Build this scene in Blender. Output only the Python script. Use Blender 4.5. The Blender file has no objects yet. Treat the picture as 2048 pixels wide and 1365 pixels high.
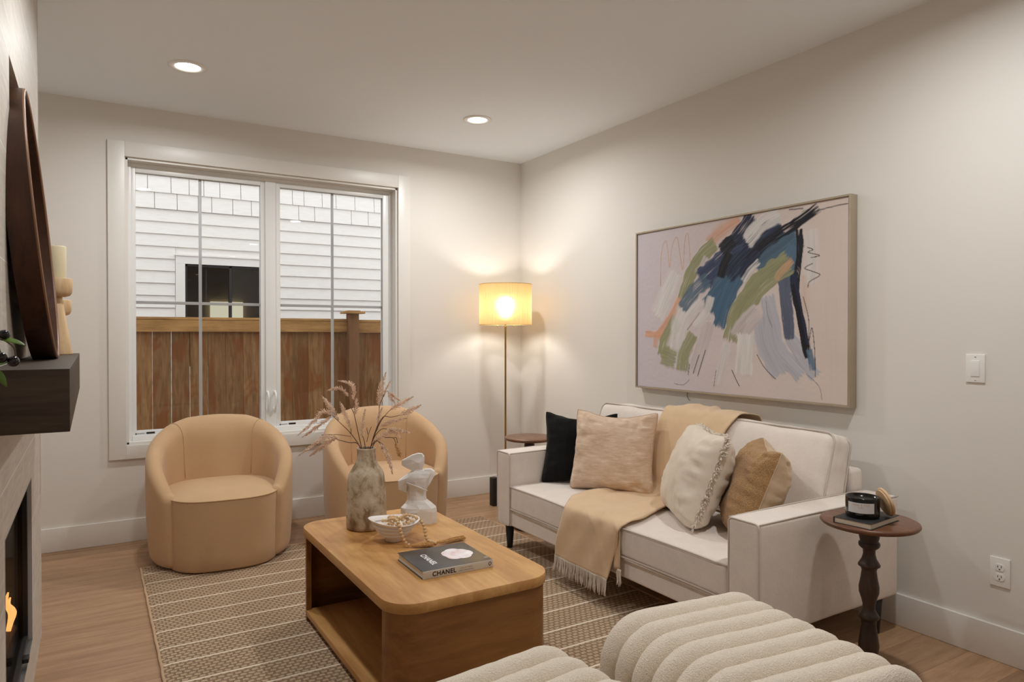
import bpy, bmesh, math, random
import numpy as np
from mathutils import Vector, Matrix, noise

# ---------------------------------------------------------------- camera, world, light, exposure
SC = bpy.context.scene
COL = SC.collection
PI = math.pi
cd = bpy.data.cameras.new('camera'); cam = bpy.data.objects.new('camera', cd); COL.objects.link(cam)
cam.location = (-3.0979, -4.9779, 1.3073)
cam.rotation_euler = (math.radians(90 - 0.5843), 0, math.radians(-31.1739))
cd.sensor_width = 36; cd.lens = 1389.6 / 2048 * 36; cd.clip_start = 0.02
SC.camera = cam
SC.view_settings.view_transform = 'Standard'; SC.view_settings.look = 'None'
SC.view_settings.gamma = 1; SC.view_settings.use_curve_mapping = False
SC.view_settings.exposure = 0.0
W = bpy.data.worlds.new('overcast_sky'); SC.world = W; W.use_nodes = True
W.node_tree.nodes['Background'].inputs[0].default_value = (0.97, 0.985, 1.0, 1)
W.node_tree.nodes['Background'].inputs[1].default_value = 1.6
DOWN_W = 15.5          # watts of each recessed downlight
DOWN_COL = (0.97, 0.975, 0.965)
LAMP_W = 125.0         # emission strength of the lamp's bulb
LAMP_COL = (1.0, 0.95, 0.87)
CEIL = 2.74
SC.cycles.max_bounces = 10; SC.cycles.diffuse_bounces = 6; SC.cycles.transparent_max_bounces = 12
SC.cycles.caustics_reflective = False; SC.cycles.caustics_refractive = False
SC.cycles.sample_clamp_indirect = 6

# ---------------------------------------------------------------- materials
def srgb(r, g, b):
    f = lambda c: (c/255/12.92) if c/255 <= 0.04045 else ((c/255+0.055)/1.055)**2.4
    return (f(r), f(g), f(b), 1)
class NT:
    def __init__(s, name):
        s.m = bpy.data.materials.new(name); s.m.use_nodes = True; s.t = s.m.node_tree
        s.b = s.t.nodes['Principled BSDF']; s.out = s.t.nodes['Material Output']
    def n(s, kind, **kw):
        o = s.t.nodes.new('ShaderNode' + kind)
        for k, v in kw.items():
            if k in ('ins',):
                for a, b in v.items():
                    if hasattr(b, 'is_output'): s.t.links.new(b, o.inputs[a])
                    else: o.inputs[a].default_value = b
            else: setattr(o, k, v)
        return o
    def l(s, a, b): s.t.links.new(a, b)
    def coord(s, scale=(1, 1, 1), rot=(0, 0, 0)):
        c = s.n('TexCoord'); mp = s.n('Mapping'); s.l(c.outputs['Object'], mp.inputs[0])
        mp.inputs['Scale'].default_value = scale; mp.inputs['Rotation'].default_value = rot
        return mp.outputs[0]
    def noise(s, co, scale, detail=3, rough=.5, dist=0):
        o = s.n('TexNoise', ins={'Vector': co, 'Scale': scale, 'Detail': detail, 'Roughness': rough, 'Distortion': dist}); return o.outputs[0]
    def ramp(s, f, stops):
        r = s.n('ValToRGB'); s.l(f, r.inputs[0]); e = r.color_ramp.elements
        while len(e) < len(stops): e.new(.5)
        for i, (p, c) in enumerate(stops): e[i].position = p; e[i].color = c
        return r.outputs[0]
    def mix(s, f, a, b, mode='MIX'):
        o = s.n('Mix', data_type='RGBA', blend_type=mode)
        for k, v in ((0, f), (6, a), (7, b)):
            if hasattr(v, 'is_output'): s.l(v, o.inputs[k])
            else: o.inputs[k].default_value = v
        return o.outputs[2]
    def math(s, op, a, b=0.0, c=None):
        o = s.n('Math', operation=op)
        for k, v in enumerate((a, b) if c is None else (a, b, c)):
            if hasattr(v, 'is_output'): s.l(v, o.inputs[k])
            else: o.inputs[k].default_value = v
        return o.outputs[0]
    def bump(s, h, strength=.3, dist=.01, prev=None):
        o = s.n('Bump', ins={'Height': h, 'Strength': strength, 'Distance': dist})
        if prev is not None: s.l(prev, o.inputs['Normal'])
        return o.outputs[0]
    def set(s, **kw):
        for k, v in kw.items():
            i = s.b.inputs[{'color': 'Base Color', 'rough': 'Roughness', 'metal': 'Metallic', 'normal': 'Normal', 'spec': 'Specular IOR Level', 'sheen': 'Sheen Weight', 'coat': 'Coat Weight', 'emis': 'Emission Color', 'emstr': 'Emission Strength', 'sss': 'Subsurface Weight'}[k]]
            if hasattr(v, 'is_output'): s.l(v, i)
            else: i.default_value = v
        return s.m
def sc(c, f): return (c[0]*f, c[1]*f, c[2]*f, 1)
def plain(name, col, rough=.5, metal=0, spec=.5, var=.04, vs=6):
    t = NT(name); co = t.coord(); f = t.noise(co, vs, 4)
    return t.set(color=t.ramp(f, [(.3, sc(col, 1-var)), (.7, sc(col, 1+var))]), rough=rough, metal=metal, spec=spec)
def paint_mat(name, col, rough=.55):
    t = NT(name); co = t.coord(); h = t.noise(co, 220, 2)
    return t.set(color=col, rough=rough, normal=t.bump(h, .06, .002), spec=.3)
def cloth(name, col, var=.1, scale=420, bump=.35, rough=.92, sheen=.15, mott=14, aniso=(1, 1, 1)):
    t = NT(name); co = t.coord(); ca = t.coord(aniso)
    w1 = t.noise(ca, scale, 2); m1 = t.noise(co, mott, 4, .6)
    f = t.math('ADD', t.math('MULTIPLY', w1, .5), t.math('MULTIPLY', m1, .5))
    return t.set(color=t.ramp(f, [(.3, sc(col, 1-var)), (.7, sc(col, 1+var))]), rough=rough, normal=t.bump(w1, bump, .002), sheen=sheen, spec=.2)
def boucle(name, col, var=.18, scale=130, bump=.9):
    t = NT(name); co = t.coord()
    d = t.noise(co, scale*.6, 3); v = t.n('TexVoronoi', ins={'Vector': co, 'Scale': scale}); 
    h = t.math('SUBTRACT', t.noise(co, scale*1.1, 3, .6), t.math('MULTIPLY', v.outputs[0], .5))
    return t.set(color=t.ramp(h, [(.05, sc(col, 1-var)), (.5, sc(col, 1+var*.4))]), rough=.97, normal=t.bump(h, bump, .006), sheen=.25, spec=.1)
def wood(name, dark, light, axis='x', scale=1.0, rough=.45, bump=.08, stretch=12, spec=.4, coat=0):
    t = NT(name)
    s = {'x': (1, stretch, stretch), 'y': (stretch, 1, stretch), 'z': (stretch, stretch, 1)}[axis]
    co = t.coord(tuple(k*scale for k in s))
    a = t.noise(co, 1.6, 6, .62, .6); b = t.noise(co, 9, 4, .6)
    cs = t.coord((scale, scale, scale)); c = t.noise(cs, 2.2, 3)
    f = t.math('ADD', t.math('MULTIPLY', a, .65), t.math('ADD', t.math('MULTIPLY', b, .2), t.math('MULTIPLY', c, .25)))
    mid = tuple((dark[i]+light[i])/2 for i in range(3)) + (1,)
    return t.set(color=t.ramp(f, [(.36, dark), (.55, mid), (.74, light)]), rough=rough, normal=t.bump(b, bump, .002), spec=spec, coat=coat)
def emit(name, col, s):
    t = NT(name); return t.set(color=(.8, .8, .8, 1), emis=col, emstr=s)

M = {}
M['wall'] = paint_mat('warm_greige_wall_paint', srgb(229, 225, 219))
M['ceil'] = paint_mat('flat_ceiling_paint', srgb(240, 246, 252), .8)
M['trim'] = plain('white_trim_paint', srgb(232, 229, 224), .35, var=.01)
M['vinyl'] = plain('white_vinyl', srgb(238, 239, 238), .3, var=.01)
M['muntin'] = plain('grey_white_grille', srgb(228, 231, 233), .4, var=.01)
M['plate'] = plain('white_plastic', srgb(240, 238, 234), .25, var=.01)
M['black'] = plain('black_matt', srgb(22, 21, 20), .5)
M['blackgloss'] = plain('black_gloss', srgb(12, 12, 12), .12)
M['brass'] = plain('aged_brass', srgb(178, 150, 98), .28, 1)
M['steel'] = plain('brushed_steel', srgb(180, 182, 184), .35, 1)
M['sofa'] = cloth('pale_linen_weave', srgb(229, 219, 210), .07, 300, .25, aniso=(1, 1, .35))
M['piping'] = cloth('linen_piping', srgb(205, 195, 186), .06, 300, .2)
M['chair'] = cloth('camel_velvet', srgb(199, 164, 126), .07, 260, .08, .8, .2, 5)
M['pill_black'] = cloth('black_velvet_cloth', srgb(19, 18, 18), .3, 250, .3, .95, .05)
M['throw'] = cloth('camel_wool_throw', srgb(222, 192, 156), .08, 320, .35, .95, .3, 9)
M['fringe'] = cloth('ivory_thread', srgb(222, 210, 195), .06, 300, .2)
M['white_linen'] = cloth('ivory_linen', srgb(226, 214, 197), .06, 300, .3)
M['tan_back'] = cloth('tan_cotton', srgb(205, 180, 150), .06, 300, .25)
M['boucle_brown'] = boucle('caramel_boucle', srgb(196, 154, 106), .34, 230)
M['boucle_cream'] = boucle('cream_boucle', srgb(246, 234, 216), .10, 260, .7)
def beige_chenille():
    t = NT('beige_chenille'); co = t.coord((1.1, 1.1, 5.5)); c2 = t.coord()
    a = t.noise(co, 14, 5, .7, .3); w = t.noise(c2, 350, 2)
    col = t.ramp(a, [(.35, srgb(205, 176, 148)), (.52, srgb(216, 190, 165)), (.62, srgb(222, 198, 174)), (.7, srgb(236, 220, 203))])
    return t.set(color=col, rough=.9, sheen=.3, normal=t.bump(w, .3, .002))
M['chenille'] = beige_chenille()
M['oaktop'] = wood('honey_oak_top', srgb(164, 112, 58), srgb(216, 168, 106), 'y', .9, .42, .06, 9)
M['oak_shaded'] = wood('honey_oak_shaded', srgb(104, 66, 30), srgb(160, 110, 58), 'x', .9, .45, .06, 9)  # same oak as the top, with the shade on the base put into its colour
M['mantel'] = wood('dark_stained_oak', srgb(46, 36, 29), srgb(86, 71, 58), 'x', 1.5, .55, .2, 10)
M['walnut_hoop'] = wood('dark_walnut_hoop', srgb(40, 23, 15), srgb(88, 54, 34), 'z', 2, .4, .06, 6)
M['walnut'] = wood('walnut_top', srgb(78, 48, 34), srgb(132, 90, 64), 'y', 2, .35, .05, 8)
M['turned'] = wood('dark_turned_wood', srgb(38, 28, 23), srgb(80, 60, 50), 'z', 3, .4, .08, 5)
M['palewood'] = wood('pale_mango_wood', srgb(196, 160, 116), srgb(234, 204, 162), 'z', 4, .5, .05, 4)
M['candlewax'] = NT('ivory_wax').set(color=srgb(236, 226, 190), rough=.5, sss=.1)
M['cedar_rail'] = wood('treated_fir_rail', srgb(120, 84, 44), srgb(190, 146, 88), 'x', 2, .8, .2, 10)
M['plaster'] = plain('white_plaster', srgb(232, 229, 226), .6, var=.02, vs=30)
M['bowlw'] = plain('matt_white_ceramic', srgb(238, 233, 230), .5, var=.02, vs=20)
M['pages'] = plain('cream_pages', srgb(226, 214, 196), .8)
M['lettering_dark'] = plain('dark_lettering', srgb(24, 22, 21), .6)
M['lettering_white'] = plain('white_lettering', srgb(240, 240, 240), .6)
M['gold'] = plain('gold_lettering', srgb(200, 168, 110), .5)
M['paperlabel'] = plain('paper_label', srgb(222, 218, 220), .6)
M['bead'] = wood('raw_wood_bead', srgb(196, 158, 110), srgb(232, 202, 158), 'z', 30, .55, .05, 2)
M['jute'] = cloth('jute_tassel', srgb(196, 150, 92), .2, 300, .4, mott=60)
M['stem'] = plain('brown_stem', srgb(92, 66, 48), .8)
M['plume'] = cloth('dried_plume', srgb(236, 209, 186), .2, 200, .3, .95, .2, 30)
M['plume2'] = cloth('dried_plume_ochre', srgb(205, 160, 105), .25, 200, .3, .95, .2, 30)
M['leaf'] = plain('olive_leaf', srgb(86, 116, 38), .4, var=.3, vs=30)
M['olive'] = plain('black_olive', srgb(22, 21, 26), .12)
M['glowlens'] = emit('downlight_lens', (1, .95, .88, 1), 14)

def fence_board_mat():
    t = NT('cedar_fence_board'); info = t.n('ObjectInfo')
    off = t.n('CombineXYZ'); t.l(t.math('MULTIPLY', info.outputs['Random'], 40), off.inputs[0]); t.l(t.math('MULTIPLY', info.outputs['Random'], 17), off.inputs[2])
    c = t.n('TexCoord'); va = t.n('VectorMath', operation='ADD'); t.l(c.outputs['Object'], va.inputs[0]); t.l(off.outputs[0], va.inputs[1])
    mp = t.n('Mapping'); t.l(va.outputs[0], mp.inputs[0]); mp.inputs['Scale'].default_value = (1, 1, .13)
    mp2 = t.n('Mapping'); t.l(va.outputs[0], mp2.inputs[0]); mp2.inputs['Scale'].default_value = (1, 1, .32)
    g = t.noise(mp.outputs[0], 42, 5, .6, .4); st = t.noise(mp2.outputs[0], 7, 3, .5, .8)
    base = t.ramp(g, [(.3, srgb(118, 84, 52)), (.7, srgb(160, 122, 82))])
    stain = t.ramp(st, [(.5, (0, 0, 0, 1)), (.58, (1, 1, 1, 1))])
    c1 = t.mix(t.math('MULTIPLY', stain, .7), base, srgb(134, 78, 40))
    br = t.math('ADD', .66, t.math('MULTIPLY', info.outputs['Random'], .3))
    hsv = t.n('HueSaturation', ins={'Color': c1, 'Value': br})
    return t.set(color=hsv.outputs[0], rough=.85, spec=.15)
M['board'] = fence_board_mat()
def siding(name):
    t = NT(name); co = t.coord((1, 1, 9)); g = t.noise(co, 8, 5, .7)
    return t.set(color=t.ramp(g, [(.3, srgb(226, 223, 217)), (.7, srgb(238, 236, 231))]), rough=.75, normal=t.bump(g, .25, .004), spec=.2)
M['siding'] = siding('painted_siding')
def floor_mat():
    t = NT('oak_plank_floor'); co = t.coord()
    br = t.n('TexBrick', ins={'Vector': co, 'Color1': (0, 0, 0, 1), 'Color2': (1, 1, 1, 1), 'Mortar': (.5, .5, .5, 1), 'Scale': 1.0, 'Mortar Size': .0012, 'Mortar Smooth': .2, 'Bias': 0.0, 'Brick Width': 1.9, 'Row Height': .185})
    br.offset = .37; br.offset_frequency = 2
    sep = t.n('SeparateColor'); t.l(br.outputs[0], sep.inputs[0])
    cb = t.n('CombineXYZ'); t.l(t.math('MULTIPLY', sep.outputs[0], 13.7), cb.inputs[1]); t.l(t.math('MULTIPLY', sep.outputs[0], 5.1), cb.inputs[0])
    va = t.n('VectorMath', operation='ADD'); t.l(co, va.inputs[0]); t.l(cb.outputs[0], va.inputs[1])
    mp = t.n('Mapping'); t.l(va.outputs[0], mp.inputs[0]); mp.inputs['Scale'].default_value = (1, 11, 1)
    g = t.noise(mp.outputs[0], 2.2, 6, .62, .5); g2 = t.noise(mp.outputs[0], 16, 3)
    f = t.math('ADD', t.math('MULTIPLY', g, .75), t.math('MULTIPLY', g2, .25))
    c = t.ramp(f, [(.33, srgb(150, 116, 88)), (.52, srgb(174, 139, 107)), (.7, srgb(190, 155, 122))])
    hv = t.n('HueSaturation', ins={'Color': c, 'Value': t.math('ADD', .80, t.math('MULTIPLY', sep.outputs[0], .34))})
    c2 = t.mix(t.math('MULTIPLY', br.outputs[1], .55), hv.outputs[0], srgb(84, 58, 40))
    return t.set(color=c2, rough=.42, spec=.35, normal=t.bump(t.math('SUBTRACT', g2, t.math('MULTIPLY', br.outputs[1], 2.0)), .12, .002))
M['floor'] = floor_mat()
def tile_mat():
    t = NT('large_stone_tile'); c = t.n('TexCoord'); sp = t.n('SeparateXYZ'); t.l(c.outputs['Object'], sp.inputs[0])
    cb = t.n('CombineXYZ'); t.l(t.math('ADD', sp.outputs[1], 1.93), cb.inputs[0]); t.l(t.math('ADD', sp.outputs[2], -.03), cb.inputs[1])
    br = t.n('TexBrick', ins={'Vector': cb.outputs[0], 'Color1': (.35, .35, .35, 1), 'Color2': (.65, .65, .65, 1), 'Mortar': (1, 1, 1, 1), 'Scale': 1.0, 'Mortar Size': .0022, 'Mortar Smooth': .1, 'Brick Width': .6, 'Row Height': .2935})
    co = t.coord((1, 1.5, 14)); g = t.noise(co, 4, 6, .65, .3)
    base = t.ramp(g, [(.3, srgb(192, 184, 174)), (.7, srgb(216, 209, 200))])
    return t.set(color=t.mix(br.outputs[1], base, srgb(236, 231, 223)), rough=.5, normal=t.bump(g, .05, .002))
M['tile'] = tile_mat()
def rug_mat():
    t = NT('woven_jute_rug'); c = t.n('TexCoord'); sp = t.n('SeparateXYZ'); t.l(c.outputs['Object'], sp.inputs[0])
    nz = t.noise(c.outputs['Object'], 5, 2)
    yw = t.math('ADD', sp.outputs[1], t.math('MULTIPLY', t.math('SUBTRACT', nz, .5), .012))
    cb = t.n('CombineXYZ'); t.l(sp.outputs[0], cb.inputs[0]); t.l(yw, cb.inputs[1])
    br = t.n('TexBrick', ins={'Vector': cb.outputs[0], 'Color1': (.3, .3, .3, 1), 'Color2': (.7, .7, .7, 1), 'Mortar': (0, 0, 0, 1), 'Scale': 1.0, 'Mortar Size': .0032, 'Mortar Smooth': .6, 'Brick Width': .026, 'Row Height': .0115})
    br2 = t.n('TexBrick', ins={'Vector': cb.outputs[0], 'Color1': (.3, .3, .3, 1), 'Color2': (.7, .7, .7, 1), 'Mortar': (0, 0, 0, 1), 'Scale': 1.0, 'Mortar Size': .0045, 'Mortar Smooth': .5, 'Brick Width': .03, 'Row Height': .023})
    fib = t.noise(t.coord((1, 1, 1)), 380, 2)
    # repeating pale stripes, two per .345 m
    def stripe(off):
        m = t.math('PINGPONG', t.math('ADD', yw, off), .1725)
        return t.math('LESS_THAN', m, .0052)
    s = t.math('MAXIMUM', stripe(1.11+.345*10), stripe(1.27+.345*10))
    big = t.noise(c.outputs['Object'], 3, 3)
    base = t.ramp(t.math('ADD', t.math('MULTIPLY', fib, .5), t.math('MULTIPLY', big, .5)), [(.3, srgb(188, 160, 132)), (.7, srgb(220, 194, 164))])
    dk = t.mix(t.math('MULTIPLY', br2.outputs[1], .6), base, srgb(112, 86, 64))
    dk = t.mix(t.math('MULTIPLY', br.outputs[1], .25), dk, srgb(110, 82, 60))
    col = t.mix(s, dk, t.ramp(fib, [(.3, srgb(226, 208, 186)), (.7, srgb(240, 226, 206))]))
    h = t.math('SUBTRACT', t.math('ADD', 1, t.math('MULTIPLY', s, .6)), t.math('MULTIPLY', t.math('ADD', br2.outputs[1], t.math('MULTIPLY', br.outputs[1], .4)), t.math('SUBTRACT', 1, s)))
    return t.set(color=col, rough=.95, spec=.1, normal=t.bump(h, .9, .006))
M['rug'] = rug_mat()
def vase_mat():
    t = NT('weathered_stoneware'); co = t.coord(); cv = t.coord((1, 1, .4))
    a = t.noise(co, 14, 6, .7, .6); b = t.noise(cv, 20, 4, .6); v = t.noise(co, 90, 3)
    f = t.math('ADD', t.math('MULTIPLY', a, .6), t.math('MULTIPLY', b, .4))
    return t.set(color=t.ramp(f, [(.33, srgb(104, 84, 62)), (.43, srgb(150, 128, 102)), (.50, srgb(188, 170, 146)), (.64, srgb(214, 200, 180))]), rough=.9, spec=.15, normal=t.bump(t.math('ADD', a, t.math('MULTIPLY', v, .4)), .5, .006))
M['vase'] = vase_mat()
def glass_mat(name, tint=(1, 1, 1, 1), refl=1.0):
    t = NT(name); t.t.nodes.remove(t.b)
    tr = t.n('BsdfTransparent', ins={0: tint}); gl = t.n('BsdfGlossy', ins={'Roughness': .01})
    fr = t.n('Fresnel', ins={0: 1.45}); mx = t.n('MixShader')
    t.l(t.math('MULTIPLY', fr.outputs[0], refl), mx.inputs[0]); t.l(tr.outputs[0], mx.inputs[1]); t.l(gl.outputs[0], mx.inputs[2]); t.l(mx.outputs[0], t.out.inputs[0])
    return t.m
M['glass'] = glass_mat('window_glass', refl=.6)
M['dglass'] = glass_mat('dark_window_glass', (.74, .71, .64, 1))
M['fireglass'] = glass_mat('fireplace_glass', (.75, .72, .68, 1), .12)
def shade_mat():
    t = NT('pleated_linen_shade'); co = t.coord((60, 60, 1.5)); g = t.noise(co, 2.5, 3)
    t.t.nodes.remove(t.b)
    c = t.ramp(g, [(.3, srgb(238, 210, 160)), (.7, srgb(250, 228, 184))])
    tc = t.mix(1.0, c, (.60, .50, .37, 1), 'MULTIPLY')
    d = t.n('BsdfDiffuse', ins={0: c}); r = t.n('BsdfTranslucent', ins={0: tc}); mx = t.n('MixShader', ins={0: .5})
    rf = t.n('BsdfRefraction', ins={0: tc, 'Roughness': .72, 'IOR': 1.35}); m2 = t.n('MixShader', ins={0: .32})
    t.l(d.outputs[0], mx.inputs[1]); t.l(r.outputs[0], mx.inputs[2]); t.l(mx.outputs[0], m2.inputs[1]); t.l(rf.outputs[0], m2.inputs[2]); t.l(m2.outputs[0], t.out.inputs[0]); return t.m
M['shade'] = shade_mat()

# ---------------------------------------------------------------- mesh helpers
class MB:
    def __init__(s): s.v = []; s.f = []; s.sm = []
    def add(s, v, f, smooth=True, xf=None):
        o = len(s.v)
        s.v += [tuple(xf @ Vector(p)) if xf is not None else tuple(p) for p in v]
        s.f += [tuple(i+o for i in q) for q in f]; s.sm += [smooth]*len(f); return s
    def box(s, x0, x1, y0, y1, z0, z1, b=0.0, xf=None, smooth=False):
        if b <= 0:
            v = [(x, y, z) for x in (x0, x1) for y in (y0, y1) for z in (z0, z1)]
            f = [(0, 1, 3, 2), (4, 6, 7, 5), (0, 4, 5, 1), (2, 3, 7, 6), (0, 2, 6, 4), (1, 5, 7, 3)]
            return s.add(v, f, smooth, xf)
        v, f = rbox((x1-x0), (y1-y0), (z1-z0), b, 2, 1)
        c = ((x0+x1)/2, (y0+y1)/2, (z0+z1)/2)
        return s.add([(p[0]+c[0], p[1]+c[1], p[2]+c[2]) for p in v], f, True, xf)
    def build(s, name, mat, parent=None, origin=None, loc=None):
        me = bpy.data.meshes.new(name)
        o0 = Vector(origin) if origin is not None else Vector((0, 0, 0))
        me.from_pydata([tuple(Vector(p)-o0) for p in s.v], [], s.f)
        me.polygons.foreach_set('use_smooth', s.sm); me.materials.append(mat); me.update()
        ob = bpy.data.objects.new(name, me); COL.objects.link(ob)
        if parent is not None: ob.parent = parent
        if loc is not None: ob.location = loc
        return ob
def fix_normals(ob):
    bm = bmesh.new(); bm.from_mesh(ob.data); bmesh.ops.recalc_face_normals(bm, faces=bm.faces); bm.to_mesh(ob.data); bm.free(); return ob
def rbox(sx, sy, sz, r, nc=3, nm=4, puff=(0, 0, 0)):
    """rounded box with crowned faces"""
    h = (sx/2, sy/2, sz/2); r = min(r, min(h)*.999)
    def ax(H, n):
        a = [-H + r*i/nc for i in range(nc+1)]; m = [(-H+r) + (2*H-2*r)*i/n for i in range(1, n)]
        return a + m + [-q for q in reversed(a)]
    A = [ax(H, nm) for H in h]; idx = {}; V = []; F = []
    def vid(p):
        k = tuple(round(q, 6) for q in p)
        if k not in idx:
            q = [max(-h[i]+r, min(h[i]-r, p[i])) for i in range(3)]
            d = [p[i]-q[i] for i in range(3)]; L = math.sqrt(sum(t*t for t in d)) or 1
            w = [q[i] + d[i]/L*r if any(abs(t) > 1e-9 for t in d) else q[i] for i in range(3)]
            u = [w[i]/h[i] for i in range(3)]
            w2 = [w[i]*(1+puff[i]/h[i]*(1-u[(i+1) % 3]**2)*(1-u[(i+2) % 3]**2)) for i in range(3)]
            idx[k] = len(V); V.append(tuple(w2))
        return idx[k]
    for a in range(3):
        b, c = (a+1) % 3, (a+2) % 3
        for sgn in (-1, 1):
            for i in range(len(A[b])-1):
                for j in range(len(A[c])-1):
                    q = []
                    for (ii, jj) in ((i, j), (i+1, j), (i+1, j+1), (i, j+1)):
                        p = [0, 0, 0]; p[a] = sgn*h[a]; p[b] = A[b][ii]; p[c] = A[c][jj]; q.append(vid(p))
                    F.append(tuple(q if sgn > 0 else q[::-1]))
    return V, F
def tube(pts, r, n=8, closed=False, caps=True):
    P = [Vector(p) for p in pts]; V = []; F = []; m = len(P)
    rr = r if isinstance(r, (list, tuple)) else [r]*m
    T = []
    for i in range(m):
        a = P[(i-1) % m] if (closed or i > 0) else P[i]; b = P[(i+1) % m] if (closed or i < m-1) else P[i]
        t = (b-a); T.append(t.normalized() if t.length > 1e-9 else Vector((0, 0, 1)))
    up = Vector((0, 0, 1)) if abs(T[0].z) < .9 else Vector((1, 0, 0))
    nrm = (up - T[0]*up.dot(T[0])).normalized()
    for i in range(m):
        nrm = (nrm - T[i]*nrm.dot(T[i])); nrm = nrm.normalized() if nrm.length > 1e-6 else T[i].orthogonal().normalized()
        bn = T[i].cross(nrm)
        for k in range(n):
            a = 2*PI*k/n; V.append(tuple(P[i] + (nrm*math.cos(a)+bn*math.sin(a))*rr[i]))
    for i in range(m if closed else m-1):
        for k in range(n):
            a, b = i*n+k, i*n+(k+1) % n; c, d = ((i+1) % m)*n+(k+1) % n, ((i+1) % m)*n+k
            F.append((a, b, c, d))
    if caps and not closed: F.append(tuple(range(n-1, -1, -1))); F.append(tuple((m-1)*n+k for k in range(n)))
    return V, F
def lathe(prof, n=48, xf=None, sx=1, sy=1):
    V = []; F = []
    for r, z in prof:
        for k in range(n): a = 2*PI*k/n; V.append((r*math.cos(a)*sx, r*math.sin(a)*sy, z))
    m = len(prof)
    for i in range(m-1):
        for k in range(n): F.append((i*n+k, i*n+(k+1) % n, (i+1)*n+(k+1) % n, (i+1)*n+k))
    F.append(tuple(range(n-1, -1, -1))); F.append(tuple((m-1)*n+k for k in range(n)))
    return V, F
def spline(pts, n=8):
    """Catmull-Rom through points"""
    P = [Vector(p) for p in pts]; P = [P[0]*2-P[1]] + P + [P[-1]*2-P[-2]]; out = []
    for i in range(1, len(P)-2):
        for k in range(n):
            t = k/n; a, b, c, d = P[i-1], P[i], P[i+1], P[i+2]
            out.append(.5*((2*b)+(c-a)*t+(2*a-5*b+4*c-d)*t*t+(3*b-a-3*c+d)*t**3))
    out.append(P[-2]); return out
def lerp_table(tab, x):
    if x <= tab[0][0]: return tab[0][1]
    for (a, b), (c, d) in zip(tab, tab[1:]):
        if x <= c:
            t = (x-a)/(c-a); return b+(d-b)*t
    return tab[-1][1]
def tag(o, label=None, cat=None, group=None, kind=None):
    if label: o['label'] = label
    if cat: o['category'] = cat
    if group: o['group'] = group
    if kind: o['kind'] = kind
    return o
def empty(name, loc=(0, 0, 0), rz=0, label=None, cat=None, group=None):
    o = bpy.data.objects.new(name, None); COL.objects.link(o); o.location = loc; o.rotation_euler = (0, 0, rz)
    o.empty_display_size = .1
    return tag(o, label, cat, group)
def struct(name, mb, mat, **k):
    o = mb.build(name, mat, **k); o['kind'] = 'structure'; return o
def text_mesh(name, s, size, mat, xf, parent=None, extrude=.0004, bold=0, spacing=1.0, shear=0):
    cu = bpy.data.curves.new(name, 'FONT'); cu.body = s; cu.size = size; cu.extrude = extrude; cu.offset = bold
    cu.space_character = spacing; cu.align_x = 'CENTER'; cu.align_y = 'CENTER'; cu.shear = shear
    tmp = bpy.data.objects.new('tmp_text', cu); COL.objects.link(tmp)
    dg = bpy.context.evaluated_depsgraph_get(); me = bpy.data.meshes.new_from_object(tmp.evaluated_get(dg))
    bpy.data.objects.remove(tmp); me.transform(xf); me.materials.clear(); me.materials.append(mat); me.name = name
    o = bpy.data.objects.new(name, me); COL.objects.link(o)
    if parent is not None: o.parent = parent
    return o
def copy_tree(o, parent=None):
    c = o.copy(); COL.objects.link(c)
    if parent is not None: c.parent = parent
    for k in list(o.children): copy_tree(k, c)
    return c
random.seed(7)

# ---------------------------------------------------------------- room shell
LX, RY = -3.9, -9.2
struct('floor', MB().box(LX-.1, .1, RY-.1, .1, -.06, 0), M['floor'])
struct('ceiling', MB().box(LX-.1, .1, RY-.1, .1, CEIL, CEIL+.08), M['ceil'])
struct('wall_right', MB().box(0, .1, RY, .1, 0, CEIL), M['wall'])
struct('wall_left', MB().box(LX-.1, LX, RY, .1, 0, CEIL), M['wall'])
struct('wall_rear', MB().box(LX, 0, RY-.1, RY, 0, CEIL), M['wall'])
WX0, WX1, WZ0, WZ1 = -2.912, -1.108, .612, 2.412     # clear opening inside the casing
b = MB(); wt = .16
b.box(LX, WX0, 0, wt, 0, CEIL).box(WX1, 0, 0, wt, 0, CEIL).box(WX0, WX1, 0, wt, 0, WZ0).box(WX0, WX1, 0, wt, WZ1, CEIL)
struct('wall_back', b, M['wall'])
bh = .143
struct('baseboard_back', MB().box(LX, -.0155, -.015, 0, 0, bh, .003), M['trim'])
struct('baseboard_right', MB().box(-.015, 0, RY, -.0, 0, bh, .003), M['trim'])
# chimney breast with the fire opening and the recess above the mantel
BX = -3.29; BY0, BY1 = -3.3, -1.385
holes = [(-2.80, -1.895, .185, .782), (-2.602, -1.93, 1.40, 2.083)]
ys = sorted({BY0, BY1} | {h for q in holes for h in q[:2]}); zs = sorted({0, CEIL} | {h for q in holes for h in q[2:]})
b = MB()
for y0, y1 in zip(ys, ys[1:]):
    for z0, z1 in zip(zs, zs[1:]):
        ym, zm = (y0+y1)/2, (z0+z1)/2; x0 = LX; x1 = BX
        for k, q in enumerate(holes):
            if q[0] < ym < q[1] and q[2] < zm < q[3]: x1 = BX - (.34 if k == 0 else .11)
        b.box(x0, x1, y0, y1, z0, z1)
struct('wall_chimney', b, M['tile'])
struct('trim_1', MB().box(BX-.004, BX+.002, BY1-.002, BY1+.0015, 0, CEIL), M['trim'])

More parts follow.
